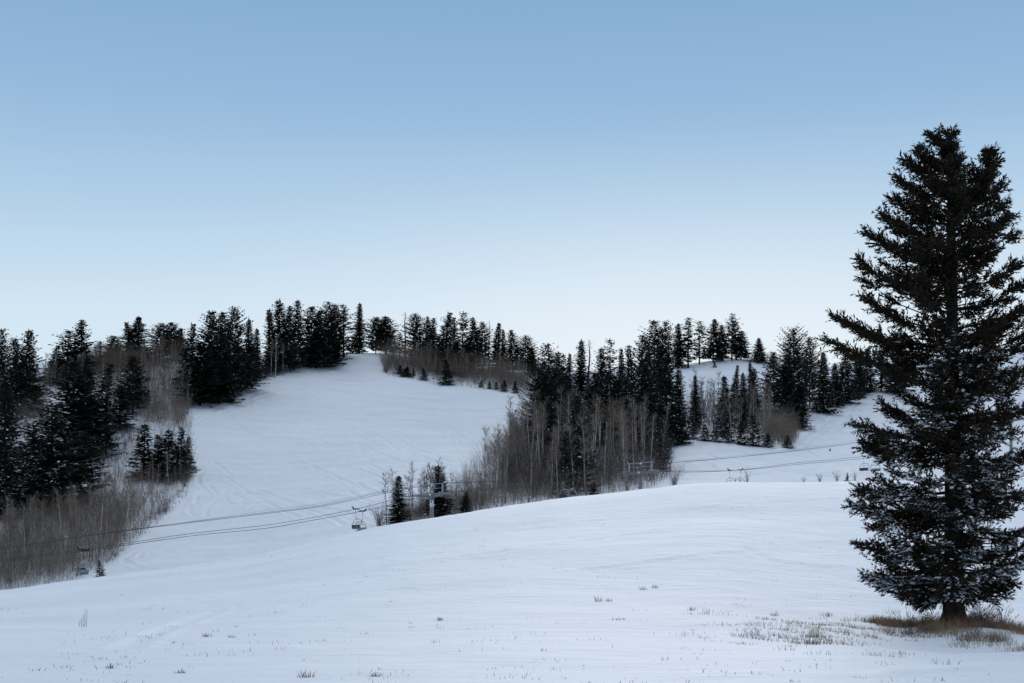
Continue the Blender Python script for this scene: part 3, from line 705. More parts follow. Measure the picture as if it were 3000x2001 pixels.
def brush(polys, name, m, label_dummy=None):
    mb = MB(); r = np.random.default_rng(len(name)); rr_ = random.Random(9)
    P, D, Wd = [], [], []
    for poly, n, h0, h1, w in polys:
        for (x, y) in pick(poly, n, rr_):
            g = ground(x, y); h = r.uniform(h0, h1)
            for k in range(r.integers(3, 6)):
                d = unit(np.array([r.normal(0, .25), r.normal(0, .25), 1])) * h * r.uniform(.5, 1)
                b = g + np.array([r.normal(0, .35), r.normal(0, .35), -.1]); P.append(b); D.append(d); Wd.append(unit(np.cross(d, r.normal(0, 1, 3))) * w)
                for t in range(7):
                    e = unit(unit(d) + r.normal(0, .5, 3)) * h * r.uniform(.12, .35); P.append(b + d * r.uniform(.3, 1)); D.append(e); Wd.append(unit(np.cross(e, r.normal(0, 1, 3))) * w * .55)
    mb.ribbon(P, D, Wd)
    return tag(mb.build(name, m), kind='stuff')
brush([([(120, 1160), (300, 1108), (420, 1075), (545, 1042), (560, 1130), (555, 1215), (530, 1260), (430, 1240), (300, 1150)], 1500, 3, 9, .017),
       ([(-90, 1610), (0, 1590), (120, 1540), (320, 1500), (420, 1500), (330, 1640), (215, 1705), (0, 1738), (-90, 1745)], 2100, 2.5, 9, .014),
       ([(300, 1330), (420, 1390), (560, 1380), (545, 1430), (470, 1520), (400, 1560), (290, 1560), (260, 1440)], 330, .8, 3.0, .02),
       ([(1150, 1538), (1420, 1498), (1560, 1480), (1900, 1436), (1960, 1400), (1800, 1380), (1560, 1400), (1430, 1440), (1250, 1490)], 900, 1.5, 5, .02),
       ([(1270, 1505), (1440, 1330), (1530, 1250), (1560, 1330), (1500, 1440), (1400, 1500)], 420, 3, 8, .02),
       ([(1115, 1052), (1200, 1058), (1540, 1112), (1550, 1152), (1400, 1126), (1300, 1112), (1125, 1090)], 1500, 4, 11, .021), ([(1120, 1084), (1300, 1108), (1545, 1148), (1545, 1162), (1400, 1140), (1300, 1126), (1130, 1102)], 420, .8, 2.8, .018),
       ([(2230, 1240), (2330, 1250), (2335, 1300), (2310, 1312), (2240, 1306)], 420, 4, 9, .022),
       ([(2010, 1200), (2230, 1200), (2240, 1300), (2100, 1290), (2020, 1285)], 300, 2, 7, .022), ([(400, 1225), (520, 1210), (556, 1215), (562, 1395), (440, 1400), (330, 1360)], 520, 1.5, 7, .015), ([(290, 1400), (430, 1390), (560, 1300), (568, 1400), (540, 1440), (470, 1530), (330, 1645), (290, 1560)], 760, 1.5, 6, .014), ([(0, 1100), (140, 1120), (130, 1240), (0, 1260)], 500, 3, 8, .025), ([(185, 1085), (300, 1066), (440, 1064), (545, 1046), (540, 1060), (300, 1100), (185, 1125)], 850, 5, 10, .026), ([(1400, 1505), (1560, 1482), (1900, 1436), (1940, 1390), (1560, 1420), (1450, 1450)], 300, 4, 12, .016), ([(1110, 1545), (1420, 1498), (1420, 1478), (1250, 1495), (1150, 1525)], 420, 2, 6, .014), ([(390, 1395), (560, 1385), (562, 1405), (400, 1420)], 160, 2, 5, .016)], 'leafless_brush', M['twig'])
brush([([(560, 1150), (740, 1090), (760, 1115), (640, 1180), (560, 1195)], 160, 1, 3, .03), ([(740, 1095), (880, 1078), (860, 1090), (760, 1118)], 160, 2, 6, .03),
       ([(0, 1480), (250, 1420), (330, 1500), (120, 1560), (0, 1600)], 360, 1.5, 4, .022), ([(1880, 1300), (2000, 1298), (1960, 1340), (1900, 1350)], 120, 1, 3, .03),
       ([(2380, 1180), (2420, 1180), (2400, 1212), (2370, 1212)], 60, 1, 4, .03), ([(1500, 1240), (1960, 1250), (1960, 1400), (1560, 1460), (1460, 1440)], 2000, 2.5, 9, .03), ([(1990, 1180), (2250, 1170), (2330, 1230), (2200, 1260), (2000, 1250)], 500, 2, 7, .03), ([(1540, 1110), (1960, 1100), (1960, 1240), (1560, 1240)], 900, 2, 7, .04), ([(0, 1220), (330, 1180), (400, 1300), (330, 1440), (0, 1540)], 900, 1.5, 6, .03),
       ([(2250, 1058), (2420, 1074), (2400, 1085), (2260, 1070)], 120, 2, 6, .04), ([(2900, 1010), (3010, 1002), (3010, 1012), (2900, 1018)], 160, 1, 3, .05),
       ([(430, 1235), (470, 1225), (560, 1195), (560, 1210), (480, 1245)], 40, .8, 2.0, .03), ([(380, 1560), (470, 1490), (545, 1420), (555, 1440), (470, 1530), (330, 1640), (300, 1660)], 110, .6, 1.8, .025)],
      'dark_brush', M['twig_dark'])

# ------------------------------------------------------------------ dry grass poking through the snow
def blades(name, items, m):
    r = np.random.default_rng(len(name) + 3); P, D, Wd = [], [], []
    for (X, Y, n, sp, h) in items:
        x = X + r.normal(0, sp, n); y = Y + r.normal(0, sp * .7, n); z = zat(x, y) - .02
        hh = h * r.uniform(.4, 1.1, n); az = r.uniform(0, 6.28, n); ln = r.uniform(.1, .8, n)
        d = np.column_stack([np.cos(az) * ln, np.sin(az) * ln, np.ones(n)]); d = unit(d) * hh[:, None]
        P.append(np.column_stack([x, y, z])); D.append(d); Wd.append(unit(np.cross(d, r.normal(0, 1, (n, 3)))) * (.0055 + .003 * r.random((n, 1))))
    mb = MB(); mb.ribbon(np.concatenate(P), np.concatenate(D), np.concatenate(Wd)); return mb
rg = random.Random(77)
it = []
for k in range(620):      # sparse tips over the whole near slope, thicker toward the fir
    x = rg.uniform(0, 3000); y = rg.uniform(tab(x, CREST) + 6, 2003)
    dens = float(vnoise(np.array([x / 230.]), np.array([y / 60.]))[0]) + .5
    if dens < .42 - .12 * (x > 1500): continue
    g = ground(x, y, True); it.append((g[0], g[1], rg.randint(3, 10), rg.uniform(.05, .4), rg.uniform(.04, .125)))
for k in range(110):
    x = rg.gauss(2330, 170); y = 1850 + (2330 - x) * -.06 + rg.gauss(0, 34)
    if x > 2990: continue
    g = ground(x, max(y, 1700), True); it.append((g[0], g[1], rg.randint(10, 30), rg.uniform(.1, .3), rg.uniform(.08, .2)))
tag(blades('frosted_grass', it, None).build('frosted_grass', M['grass_dark']), kind='stuff')
it = []
for k in range(900):      # the bare mound round the fir
    a = rg.uniform(0, 6.28); q = rg.random() ** .6
    X = TREE[0] + .35 + math.cos(a) * 3.5 * q; Y = TREE[1] - .6 + math.sin(a) * (8.5 if math.sin(a) < 0 else 7) * q
    if float(vnoise(np.array([X * .9]), np.array([Y * .55]))[0]) < -.10: continue
    front = math.sin(a) < -.15 and q > .42 + rg.uniform(-.15, .15)
    it.append((X, Y, rg.randint(6, 20) if front else rg.randint(25, 60), .22, rg.uniform(.10, .24) if front else rg.uniform(.2, .62) * (1.15 - .5 * q)))
for k in range(42):
    x = rg.gauss(2440, 130); y = 1858 + rg.gauss(0, 22) - (x - 2440) * .1
    g = ground(min(x, 2990), y, True); it.append((g[0], g[1], rg.randint(15, 40), .16, rg.uniform(.12, .24)))
tag(blades('mound_grass', it, None).build('mound_grass', M['grass']), kind='stuff')
CLUMP = [(1752, 1762, 26, "pale grass clump on the open slope, one of a pair with a dark low one"), (1782, 1762, 18, "dark low grass clump beside the pale one on the open slope"),
         (1882, 1728, 20, "grass clump just short of the single darkest tuft on the open slope"), (1918, 1722, 18, "single darkest tuft of grass on the open slope"),
         (2026, 1788, 18, "brown grass clump alone below the darkest tuft on the open slope"), (2270, 1804, 20, "low grass clump before the brown patch that leads to the fir"),
         (2422, 1806, 24, "rust-brown grass clump above the patch that leads to the fir"), (605, 1866, 22, "tall spindly grass clump on the bare slope below the hanging chair"),
         (680, 1868, 16, "small dense grass clump beside the tall spindly one"), (322, 1958, 26, "yellowish grass clump near the bottom corner below the lone twig plant"),
         (892, 1985, 38, "biggest reddish grass clump at the picture's bottom edge"), (1098, 1982, 26, "grey grass clump at the bottom edge past the reddish one"),
         (1290, 1818, 18, "thin grass clump in the middle of the near slope"), (532, 1972, 22, "wide low grass clump at the bottom edge before the reddish one")]
for k, (x, y, hp, lab) in enumerate(CLUMP):
    g = ground(x, y, True); h = hp / F * g[1] * .8
    r = np.random.default_rng(900 + k); n = 34
    az = r.uniform(0, 6.28, n); ln = r.uniform(.1, .9, n); d = unit(np.column_stack([np.cos(az) * ln, np.sin(az) * ln, np.ones(n)])) * (h * r.uniform(.4, 1.15, n))[:, None]
    mb = MB(); mb.ribbon(np.column_stack([r.normal(0, h * .4, n), r.normal(0, h * .25, n), np.full(n, -.03)]), d, unit(np.cross(d, r.normal(0, 1, (n, 3)))) * .007)
    o = mb.build('grass_clump', M['grass'] if k in (3, 6, 9, 10) else M['grass_dark']); o.location = g
    tag(o, lab, 'grass clump', 'dry grass clumps on the near slope')
g = ground(248, 1836, True); h = 52 / F * g[1]
mb = MB()
for dx, hh in ((-.10, .55), (-.05, .75), (.0, 1.0), (.05, .97), (-.16, .35)):
    mb.tube([(dx, 0, -.05), (dx * 1.4 + .01, 0, h * hh * .5), (dx * 1.2 + .03, 0, h * hh)], [.009, .007, .004], 4)
o = mb.build('twig_plant', M['twig_dark']); o.location = g; tag(o, "lone dark plant of a few upright stalks on the bare snow", 'plant')

# ------------------------------------------------------------------ the big fir
PXM = 51.0 / F
TZ = float(zat(*TREE)); tz = lambda y: (HZ - y) * PXM - (HZ - 1840) * PXM   # height above the photo's base row
root = empty('fir_tree', (TREE[0], TREE[1], (HZ - 1840) / F * 51))
tag(root, "big dark double-topped fir with snowy lower boughs standing on a grassy mound", 'fir tree')
lx = lambda px: (px - 2795) * PXM
trunk_y = [1862, 1840, 1815, 1760, 1650, 1400, 1100, 850, 600, 450, 385]
trunk_r = [.50, .46, .42, .38, .35, .30, .225, .19, .12, .07, .02]
trunk_x = [2796, 2795, 2795, 2795, 2795, 2793, 2791, 2789, 2785, 2782, 2781]
tp = [(lx(x), 0, tz(y)) for x, y in zip(trunk_x, trunk_y)]
tb = MB(); tb.tube(tp, trunk_r, 14)
for k in range(7):
    a = k * .9 + .3; tb.tube([(math.cos(a) * .33, math.sin(a) * .33, .50), (math.cos(a) * .45, math.sin(a) * .45, .12), (math.cos(a) * .62, math.sin(a) * .62, -.15)], [.09, .12, .07], 6)
trunk = tb.build('trunk', M['bark'], root, True)
tpa = np.array(tp)
axis = lambda z: np.array([np.interp(z, tpa[:, 2], tpa[:, 0]), 0, z])
LEFT = [(375, 12), (400, 45), (440, 78), (480, 108), (530, 135), (580, 160), (630, 185), (690, 228), (780, 272), (895, 285), (940, 330), (1000, 350), (1040, 300), (1100, 205),
        (1190, 205), (1240, 275), (1300, 250), (1400, 250), (1480, 290), (1550, 245), (1600, 285), (1650, 225), (1690, 250), (1730, 200), (1765, 90)]
RIGHT = [(375, 12), (410, 35), (450, 42), (520, 52), (600, 80), (700, 110), (780, 170), (850, 205), (950, 250), (1050, 270), (1150, 270), (1300, 265), (1450, 270), (1600, 270), (1700, 240), (1735, 150), (1765, 60)]
rf = np.random.default_rng(99)
limb = MB(); fol = MB(); snw = MB()
FP, FD, FW, NP, ND, NW = [], [], [], [], [], []
LP, LD, LW = [], [], []
_ln = [0]
def sprays(pts, L, snowp, tip=1.0, s_from=.12, dens=1.0):
    """foliage along one limb given as a polyline: bushy clumps with gaps between them"""
    pts = np.asarray(pts); seg = np.linalg.norm(np.diff(pts, axis=0), axis=1); cu = np.concatenate([[0], np.cumsum(seg)]); T = cu[-1]
    n = max(3, int(T / .085 * dens)); _ln[0] += 1
    for k in range(n):
        s = s_from + (1 - s_from) * (k + rf.random()) / n
        if T > .8 and s < .8 and float(vnoise(np.array([s * T * 1.5 + 7.7 * _ln[0]]), np.array([_ln[0] * 3.3]))[0]) < -.02: continue
        p = np.array([np.interp(s * T, cu, pts[:, q]) for q in range(3)])
        q1 = np.array([np.interp(min(s * T + .05, T), cu, pts[:, q]) for q in range(3)]); q0 = np.array([np.interp(max(s * T - .05, 0), cu, pts[:, q]) for q in range(3)])
        ax = unit(q1 - q0); sd = unit(np.cross(ax, [0, 0, 1])); up = np.cross(sd, ax)
        for side in (-1, 1):
            tl = (.20 + .36 * min(1, L / 1.8) * min(1, (1 - s) * 2.2 + .45)) * rf.uniform(.6, 1.25)
            ang = rf.uniform(.35, 1.1); roll = rf.normal(-.12, .62)
            td = unit(ax * math.cos(ang) + (sd * side * math.cos(roll) + up * math.sin(roll)) * math.sin(ang) + np.array([0, 0, .10])) * tl
            LP.append(p); LD.append(td); LW.append(unit(np.cross(td, [.2, .1, 1])) * .008)
            m = max(2, int(tl / .085))
            for j in range(m):
                b = p + td * (j + .5 * rf.random()) / m
                for w in range(2):
                    d = unit(unit(td) * .9 + rf.normal(0, .40, 3)) * rf.uniform(.12, .22)
                    FP.append(b); FD.append(d); FW.append(unit(np.cross(d, rf.normal(0, 1, 3))) * rf.uniform(.018, .034))
                if snowp and rf.random() < snowp * (1.9 if float(vnoise(b[:1] * 2.1 + 4, b[2:] * 3.0)[0]) > .03 else .12):
                    d = unit(unit(td) + ax * .3 + rf.normal(0, .25, 3)) * rf.uniform(.08, .27); d[2] = d[2] * .5 - .04
                    NP.append(b + np.array([0, 0, .06])); ND.append(d); NW.append((unit(np.cross(d, [0, 0, 1])) + rf.normal(0, .4, 3)) * rf.uniform(.02, .08))
def add_limb(z, az, L, rise, droop, snowp, r0=.035, s_from=.12, dens=1.0, base=None):
    b = axis(z) if base is None else np.asarray(base)
    h = np.array([math.cos(az), math.sin(az), 0]); ss = np.linspace(0, 1, 6)
    side = np.array([-h[1], h[0], 0]) * rf.normal(0, .07) * L
    pts = [b + h * L * s + side * s * s + np.array([0, 0, L * (rise * s - droop * s * (1 - s) * 1.6 + .16 * max(0, s - .65) * 2)]) for s in ss]
    if L > .7: limb.tube(pts, np.linspace(r0, .008, 6), 5, cap=False)
    sprays(pts, L, snowp, s_from=s_from, dens=dens)
def sp_of(y): return 0.0 if y < 1060 else min(.60, .10 + (y - 1060) / 700.0 * .55)
y = 1722.0
while y > 392:
    z = tz(y); l = np.interp(y, [p[0] for p in LEFT], [p[1] for p in LEFT]) * PXM; r_ = np.interp(y, [p[0] for p in RIGHT], [p[1] for p in RIGHT]) * PXM
    nb = 5 if y < 1040 else 7; nc = 4 if y < 1040 else 5
    hole = 880 < y < 1010
    t = (1760 - y) / 1370
    rise = -.18 + .75 * t
    for k in range(nb):
        az = rf.uniform(0, 6.28) if k < nc else rf.uniform(-2.4, -.75); c = math.cos(az)
        lim = (l if c < 0 else r_); mid = .5 * (l + r_)
        L = (abs(c) * lim + (1 - abs(c)) * mid * .95) * (rf.uniform(.42, .80 if y < 1040 else .88) if k < nc else rf.uniform(.3, .7))
        if float(vnoise(np.array([az * 1.6]), np.array([y / 60.]))[0]) < -.2 and k < nc: continue
        if hole and k >= nc: continue
        add_limb(z + rf.uniform(-.1, .1), az, max(L, .18), rise + rf.normal(0, .1), .16 * (1 - t), sp_of(y), .022 + .03 * (1 - t), s_from=.42 if hole else (.18 if L > 1 else .02), dens=.85 if hole else 1.0)
    y -= 21 * (1 - .42 * t)
TIPS = [(2735, 397), (2711, 434), (2691, 452), (2662, 474), (2637, 522), (2624, 572), (2592, 630), (2545, 680), (2508, 773), (2500, 888), (2443, 930), (2414, 1006), (2602, 1195), (2513, 1240),
        (2547, 1292), (2536, 1312), (2502, 1437), (2492, 1482), (2600, 1518), (2557, 1545), (2497, 1598), (2587, 1640), (2540, 1692), (2572, 1718), (2650, 1752), (2684, 1758),
        (2945, 552), (2975, 592), (2978, 632), (2985, 780), (2990, 690), (3010, 840), (3020, 905), (3030, 990), (3035, 1090), (3030, 1200), (3040, 1330), (3040, 1450), (3030, 1560), (3020, 1640), (2950, 1740), (3000, 1715), (2870, 1750)]
for (x, y) in TIPS:
    az = math.pi if x < 2795 else 0.0
    L = abs(lx(x)); t = (1760 - y) / 1370; rise = (-.18 + .62 * t); az += rf.normal(0, .16)
    b = axis(min(max(tz(y) - rise * L - .1 * L, tz(1735)), tz(400)))
    r2 = (tz(y) - b[2]) / max(L, .1) - .11
    add_limb(b[2], az, L, r2, .06, sp_of(y), .03 + .02 * (1 - t), s_from=.12, dens=1.6)
    add_limb(b[2] + .16, az - .2, L * .88, r2 - .03, .03, sp_of(y), .028, s_from=.2, dens=1.3)
    add_limb(b[2] - .12, az + .22, L * .8, r2 - .1, .1, sp_of(y), .03, s_from=.2)
# the second leader
ld_pts = [(lx(2800), 0, tz(660)), (lx(2840), .15, tz(600)), (lx(2880), .2, tz(540)), (lx(2902), .2, tz(480)), (lx(2911), .2, tz(430))]
limb.tube(ld_pts, [.10, .09, .07, .04, .012], 7)
la = np.array(ld_pts)
for k in range(70):
    s = k / 70.0; z = tz(600) + (tz(436) - tz(600)) * s
    b = (np.interp(z, la[:, 2], la[:, 0]), .2, z); L = (.62 * (1 - s) ** .8 + .12) * rf.uniform(.6, 1.15)
    add_limb(z, rf.uniform(0, 6.28), L, .6, 0, .01, .015, s_from=.02, base=b)
for k in range(26):        # bare dead twigs hanging inside
    z = tz(rf.uniform(900, 1700)); a = rf.uniform(0, 6.28); L = rf.uniform(.5, 1.6)
    p = axis(z); h = np.array([math.cos(a), math.sin(a), 0]); limb.tube([p, p + h * L * .5 + [0, 0, .05], p + h * L + [0, 0, -.35 * L]], [.02, .012, .005], 4, cap=False)
limb.ribbon(LP, LD, LW)
limb.build('limbs', M['bark'], root, True)
fol.loz(FP, FD, FW); fol.build('crown', M['needle_warm'], root)
snw.loz(NP, ND, NW); snw.build('snow_cover', M['snow'], root)
for k, (dx, dy, H, st, sp, lean, lab) in enumerate([(-1.75, -.5, 1.15, 9, .7, -.1, "bare twiggy shrub with one long arching stem on the open side of the fir's mound"), (-1.1, -.2, .95, 7, .45, 0, "small upright bare shrub between the arching one and the fir's trunk"),
                                  (.95, .2, 1.0, 60, 1.1, .15, "dense dark bare shrub right against the fir's trunk"), (1.75, .1, 1.0, 16, .7, 0, "bare shrub with two tall stalks at the outer edge of the fir's mound"),
                                  (-.65, .9, .8, 10, .6, 0, "low bare shrub behind the fir's trunk")]):
    X, Y = TREE[0] + dx, TREE[1] + dy
    o = bush_mesh(800 + k, H * 1.15, st, sp, .014, 12, lean).build('bare_shrub', M['twig_dark']); o.location = (X, Y, float(zat(X, Y)))
    tag(o, lab, 'shrub', "bare shrubs on the fir's mound")

# ------------------------------------------------------------------ chairlift
LA = np.array([.766, .643]); LPp = np.array([.643, -.766]); LO = np.array([-13.3, 235.0])
def line_s(px, o=0.0):
    k = (px - 1500) / F; return (k * (LO[1] + LPp[1] * o) - LO[0] - LPp[0] * o) / (LA[0] - LA[1] * k)
def line_pt(px, py, o=0.0):
    q = LO + LA * line_s(px, o) + LPp * o; return np.array([q[0], q[1], (HZ - py) / F * q[1]])
ANG = math.atan2(LPp[1], LPp[0])       # local x = across the line (toward the camera side), local y = uphill along it
HG = 3.5
def tower(x, yarm, label):
    c = line_pt(x, yarm); gz = float(zat(c[0], c[1])); H = c[2] - gz
    e = empty('lift_tower', (c[0], c[1], gz), ANG); tag(e, label, 'lift tower', 'chairlift towers')
    b = MB(); b.tube([(0, 0, -.5), (0, 0, H * .5), (0, 0, H - .25)], [.44, .38, .33], 14); b.tube([(0, 0, H - .5), (0, 0, H - .42)], [.46, .46], 14); b.build('pole', M['steel'], e, True)
    b = MB()
    for sgn in (-1, 1): b.add([(0, -.26, H - .33), (0, .26, H - .33), (0, .26, H + .33), (0, -.26, H + .33), (sgn * 3.3, -.17, H - .05), (sgn * 3.3, .17, H - .05), (sgn * 3.3, .17, H + .33), (sgn * 3.3, -.17, H + .33)],
                              [(0, 1, 5, 4), (1, 2, 6, 5), (2, 3, 7, 6), (3, 0, 4, 7), (4, 5, 6, 7)])
    b.build('crossarm', M['steel'], e)
    fr = MB()
    for sgn in (-1, 1):
        fr.box((sgn * 2.95, 0, H + 1.05), (.20, .22, 1.7), bev=.02); fr.tube([(sgn * 2.95, 0, H + 1.85), (sgn * 3.5, 0, H + 2.25)], [.09, .05], 6)
    fr.tube([(-3.05, 0, H + 1.9), (3.05, 0, H + 1.9)], .06, 6); fr.tube([(-2.85, 0, H + 1.15), (2.85, 0, H + 1.15)], .04, 6)
    fr.build('lifting_frame', M['steel_pale'], e)
    ld_ = MB()
    for xx in (.55, .85): ld_.tube([(xx, -.4, .5), (xx, -.4, H + 1.15)], .022, 4)
    for zz in np.arange(.7, H, .5): ld_.tube([(.55, -.4, zz), (.85, -.4, zz)], .016, 4)
    ld_.build('ladder', M['steel'], e)
    for sgn in (-1, 1):
        sh = MB(); sh.box((sgn * HG, 0, H + .02), (.12, 2.5, .16)); sh.box((sgn * (HG - .12), 0, H + .05), (.3, .5, .22))
        sh.box((sgn * (HG + .5), 0, H - .38), (.5, 2.6, .04)); sh.tube([(sgn * (HG + .7), -1.3, H + .1), (sgn * (HG + .7), 1.3, H + .1)], .02, 4)
        s_ob = sh.build('sheave_assembly', M['steel'], e)
        for k in range(4):
            yy = -1.02 + .68 * k; w = MB(); a = np.arange(16) / 16 * 6.2832
            w.tube([(sgn * HG + .0, yy + math.cos(q) * .27, H + .18 + math.sin(q) * .27) for q in np.append(a, a[0])], .05, 6, cap=False)
            w.tube([(sgn * HG - .04, yy, H + .18), (sgn * HG + .04, yy, H + .18)], .07, 8); w.box((sgn * HG, yy, H + .18), (.03, .5, .05)); w.box((sgn * HG, yy, H + .18), (.026, .05, .5))
            w.build('wheel', M['steel_pale'], s_ob)
    for (px_, pz) in ((.35, H + 1.72), (-.1, H + .12)):
        p = MB(); p.box((px_, -.29, pz), (.42, .05, .34)); p.build('number_plate', M['white'], e)
    return e, H
t1, H1 = tower(1265, 1452, "near lift tower with a white trail sign, standing before a dark spruce")
# trail sign with a black diamond, facing the camera side
cv = Vector((-t1.location.x, -t1.location.y, 0)).normalized(); loc = Matrix.Rotation(-ANG, 3, 'Z') @ cv; ca = math.atan2(loc.y, loc.x)
fx = np.array([math.cos(ca), math.sin(ca), 0]); rx = np.array([-fx[1], fx[0], 0])
axm = np.array([rx, fx, [0, 0, 1]]); sc0 = fx * .43 + np.array([0, 0, H1 - 1.35])
b = MB(); b.box(sc0, (.62, .04, 1.12), axm); sign = b.build('trail_sign', M['white'], t1)
b = MB(); q0 = sc0 + fx * .024 - rx * .09 + np.array([0, 0, .30])
b.add([q0 + np.array([0, 0, .22]), q0 + rx * .17, q0 - np.array([0, 0, .22]), q0 - rx * .17], [(0, 1, 2, 3)])
b.build('diamond_mark', M['black'], sign)
b = MB(); q0 = sc0 + fx * .024 + rx * .06 + np.array([0, 0, -.26])
b.add([q0 + rx * -.12 + np.array([0, 0, .08]), q0 + rx * -.02 + np.array([0, 0, .05]), q0 + rx * .1 + np.array([0, 0, -.09]), q0 + rx * -.06 + np.array([0, 0, -.02])], [(0, 1, 2, 3)])
b.build('arrow_mark', M['black'], sign)
tower(1876, 1386, "lift tower with its crossarm seen against the pale dense aspens, no sign")
tower(2962, 1232, "farthest lift tower half hidden behind the big fir's boughs")

ROPES = {  # photo rows along each cable
 'far': [(-150, 1664), (0, 1640), (260, 1608), (560, 1563), (800, 1536), (900, 1519), (1040, 1492), (1222, 1450), (1500, 1426), (1660, 1407), (1838, 1383), (1970, 1380), (2128, 1379), (2350, 1354), (2530, 1337), (2700, 1300), (2930, 1232), (3150, 1190)],
 'near': [(-150, 1668), (0, 1645), (260, 1613), (560, 1570), (800, 1545), (900, 1527), (1066, 1497), (1310, 1444), (1500, 1432), (1690, 1407), (1915, 1381), (2000, 1383), (2170, 1377), (2350, 1359), (2566, 1338), (2750, 1290), (2995, 1228), (3200, 1185)],
 'upa': [(-150, 1628), (0, 1607), (320, 1560), (800, 1499), (900, 1487), (1238, 1421), (1500, 1405), (1846, 1366), (1975, 1355), (2250, 1330), (2500, 1299), (2935, 1205), (3150, 1160)],
 'upb': [(-150, 1631), (0, 1610), (320, 1562), (800, 1502), (900, 1490), (1300, 1417), (1500, 1408), (1908, 1358), (1990, 1354), (2250, 1329), (2500, 1296), (2985, 1202), (3200, 1158)],
 'thin': [(-150, 1622), (0, 1602), (440, 1545), (800, 1493), (900, 1481), (1270, 1412), (1500, 1400), (1876, 1352), (1990, 1349), (2250, 1325), (2500, 1291), (2962, 1195), (3200, 1150)]}
OFF = {'far': -HG, 'near': HG, 'upa': -3.1, 'upb': 3.1, 'thin': 0.0}
def rope_y(k, x): p = np.array(ROPES[k], float); return float(np.interp(x, p[:, 0], p[:, 1]))
for k, rad, lab in (('far', .037, "heavier lift rope carrying chairs on the hill side of the towers"), ('near', .037, "heavier lift rope carrying chairs on the viewer's side of the towers"),
                    ('upa', .030, "thin cable strung over the tower frames on their hill side"), ('upb', .030, "thin cable strung over the tower frames on the viewer's side"), ('thin', .013, "thinnest topmost wire running above all other lift cables")):
    P = np.array([line_pt(x, y, OFF[k]) for x, y in ROPES[k]]); L = np.concatenate([[0], np.cumsum(np.linalg.norm(np.diff(P, axis=0), axis=1))])
    q = np.linspace(0, L[-1], 120); zz = np.interp(q, L, P[:, 2])
    if True:
        zz = pchip(L, P[:, 2], q)
    b = MB(); b.tube(np.column_stack([np.interp(q, L, P[:, 0]), np.interp(q, L, P[:, 1]), zz]), rad, 5, cap=True)
    o = b.build('lift_cable', M['rope'], None, True); tag(o, lab, 'cable', 'chairlift cables')

def make_chair():
    e = empty('lift_chair'); W_ = 1.18
    b = MB(); b.box((0, 0, .03), (.16, 1.0, .18), bev=.04); b.box((0, -.55, .26), (.13, .42, .16), np.array([[1, 0, 0], [0, .72, -.69], [0, .69, .72]])); b.box((0, .62, .0), (.09, .5, .09)); b.build('grip', M['rubber'], e)
    hp = [(0, 0, -.05), (0, -.05, -.5), (0, -.12, -1.0), (0, -.05, -1.3), (0, .12, -1.48), (0, .36, -1.52), (0, .42, -1.60)]
    b = MB(); b.tube(hp, .055, 8); b.build('hanger', M['steel_pale'], e, True)
    fr = [(-W_, .05, -3.15), (-W_ - .03, .2, -2.5), (-W_, .36, -2.0), (-W_ * .86, .42, -1.72), (-W_ * .62, .42, -1.62), (W_ * .62, .42, -1.62), (W_ * .86, .42, -1.72), (W_, .36, -2.0), (W_ + .03, .2, -2.5), (W_, .05, -3.15)]
    b = MB(); b.tube(fr, .045, 8); b.tube([(-W_, .05, -3.12), (-W_, .5, -3.14)], .04, 6); b.tube([(W_, .05, -3.12), (W_, .5, -3.14)], .04, 6); b.build('frame', M['steel_pale'], e, True)
    b = MB(); b.box((0, .32, -3.13), (2.2, .52, .12), bev=.04); st = b.build('seat', M['seat'], e)
    b = MB(); b.box((0, .02, -2.80), (2.2, .09, .52), np.array([[1, 0, 0], [0, .97, .24], [0, -.24, .97]]), bev=.03); b.build('backrest', M['seat'], e)
    b = MB(); b.tube([(-W_, .25, -2.3), (-.95, .66, -2.02), (-.5, .78, -1.96), (.5, .78, -1.96), (.95, .66, -2.02), (W_, .25, -2.3)], .035, 6)
    for xx in (-.55, .55): b.tube([(xx, .78, -1.96), (xx, .95, -2.35), (xx, 1.0, -2.5)], .025, 5); b.tube([(xx - .3, 1.0, -2.5), (xx + .3, 1.0, -2.5)], .025, 5)
    b.build('restraint_bar', M['steel'], e, True)
    b = MB(); b.box((0, .115, -2.80), (2.1, .08, .46), np.array([[1, 0, 0], [0, .97, .24], [0, -.24, .97]]), bev=.03); b.build('cushion', M['pad'], e)
    return e
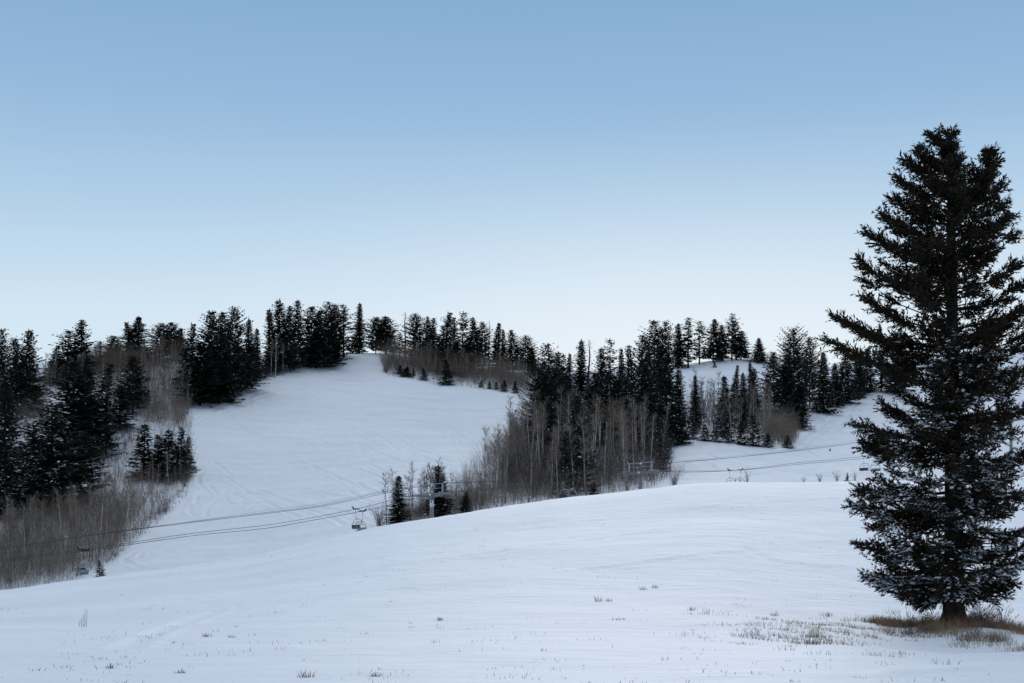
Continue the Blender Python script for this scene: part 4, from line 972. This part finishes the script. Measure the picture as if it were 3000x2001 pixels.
CH = [('far', 240, "empty dark-backed chair over the leafless thicket, behind the one with the pale cushion"), ('near', 249, "empty chair with pale cushion over the leafless thicket"),
      ('far', 1042, "lone-looking chair before the white run, hung by the higher of two grips"), ('near', 1062, "chair before the white run, hung by the lower of two grips"),
      ('far', 1650, "chair in front of the dense aspens, the one showing its dark back"), ('near', 1678, "chair in front of the dense aspens, the one showing its pale cushion"),
      ('far', 2138, "chair frame half sunk behind the crest past the second tower, on the far rope"), ('near', 2170, "chair frame half sunk behind the crest past the second tower, on the near rope"),
      ('far', 2530, "dark-backed chair beside the big fir's boughs"), ('near', 2567, "pale-cushioned chair partly behind the big fir's boughs")]
pc = make_chair()
for k, (rp_, x, lab) in enumerate(CH):
    o = pc if k == 0 else copy_tree(pc)
    o.location = line_pt(x, rope_y(rp_, x), OFF[rp_]); o.rotation_euler = (0, 0, ANG + (math.pi if rp_ == 'near' else 0))
    tag(o, lab, 'lift chair', 'chairs of the chairlift')

# ------------------------------------------------------------------ small things on the hill
g = ground(2431, 1321); b = MB()
b.add([(-.30, -.2, -.1), (.26, -.2, -.1), (.26, .2, -.1), (-.30, .2, -.1), (-.27, -.17, .12), (.26, -.18, .06), (.26, .18, .06), (-.27, .17, .12), (.14, -.05, .74), (.23, -.05, .74), (.23, .05, .74), (.14, .05, .74)],
      [(0, 1, 5, 4), (1, 2, 6, 5), (2, 3, 7, 6), (3, 0, 4, 7), (4, 5, 9, 8), (5, 6, 10, 9), (6, 7, 11, 10), (7, 4, 8, 11), (8, 9, 10, 11), (3, 2, 1, 0)])
o = b.build('marker_block', M['black']); o.location = g; tag(o, "small black wedge-shaped block standing alone on the far white run", 'marker')
g = ground(880, 1079); b = MB(); d = g[1]
pe = empty('wooden_post', g); tag(pe, "short pale post at the snow lip under the hilltop conifers", 'post')
b.tube([(0, 0, -.3), (0, 0, 1.1), (.02, 0, 1.75)], [.30, .28, .27], 9); b.build('shaft', M['post'], pe)
b = MB(); b.tube([(.02, 0, 1.75), (.02, 0, 1.88), (.02, 0, 1.95)], [.28, .22, .08], 9); b.build('snow_cap', M['snow'], pe, True)
print('objects', len(bpy.data.objects))
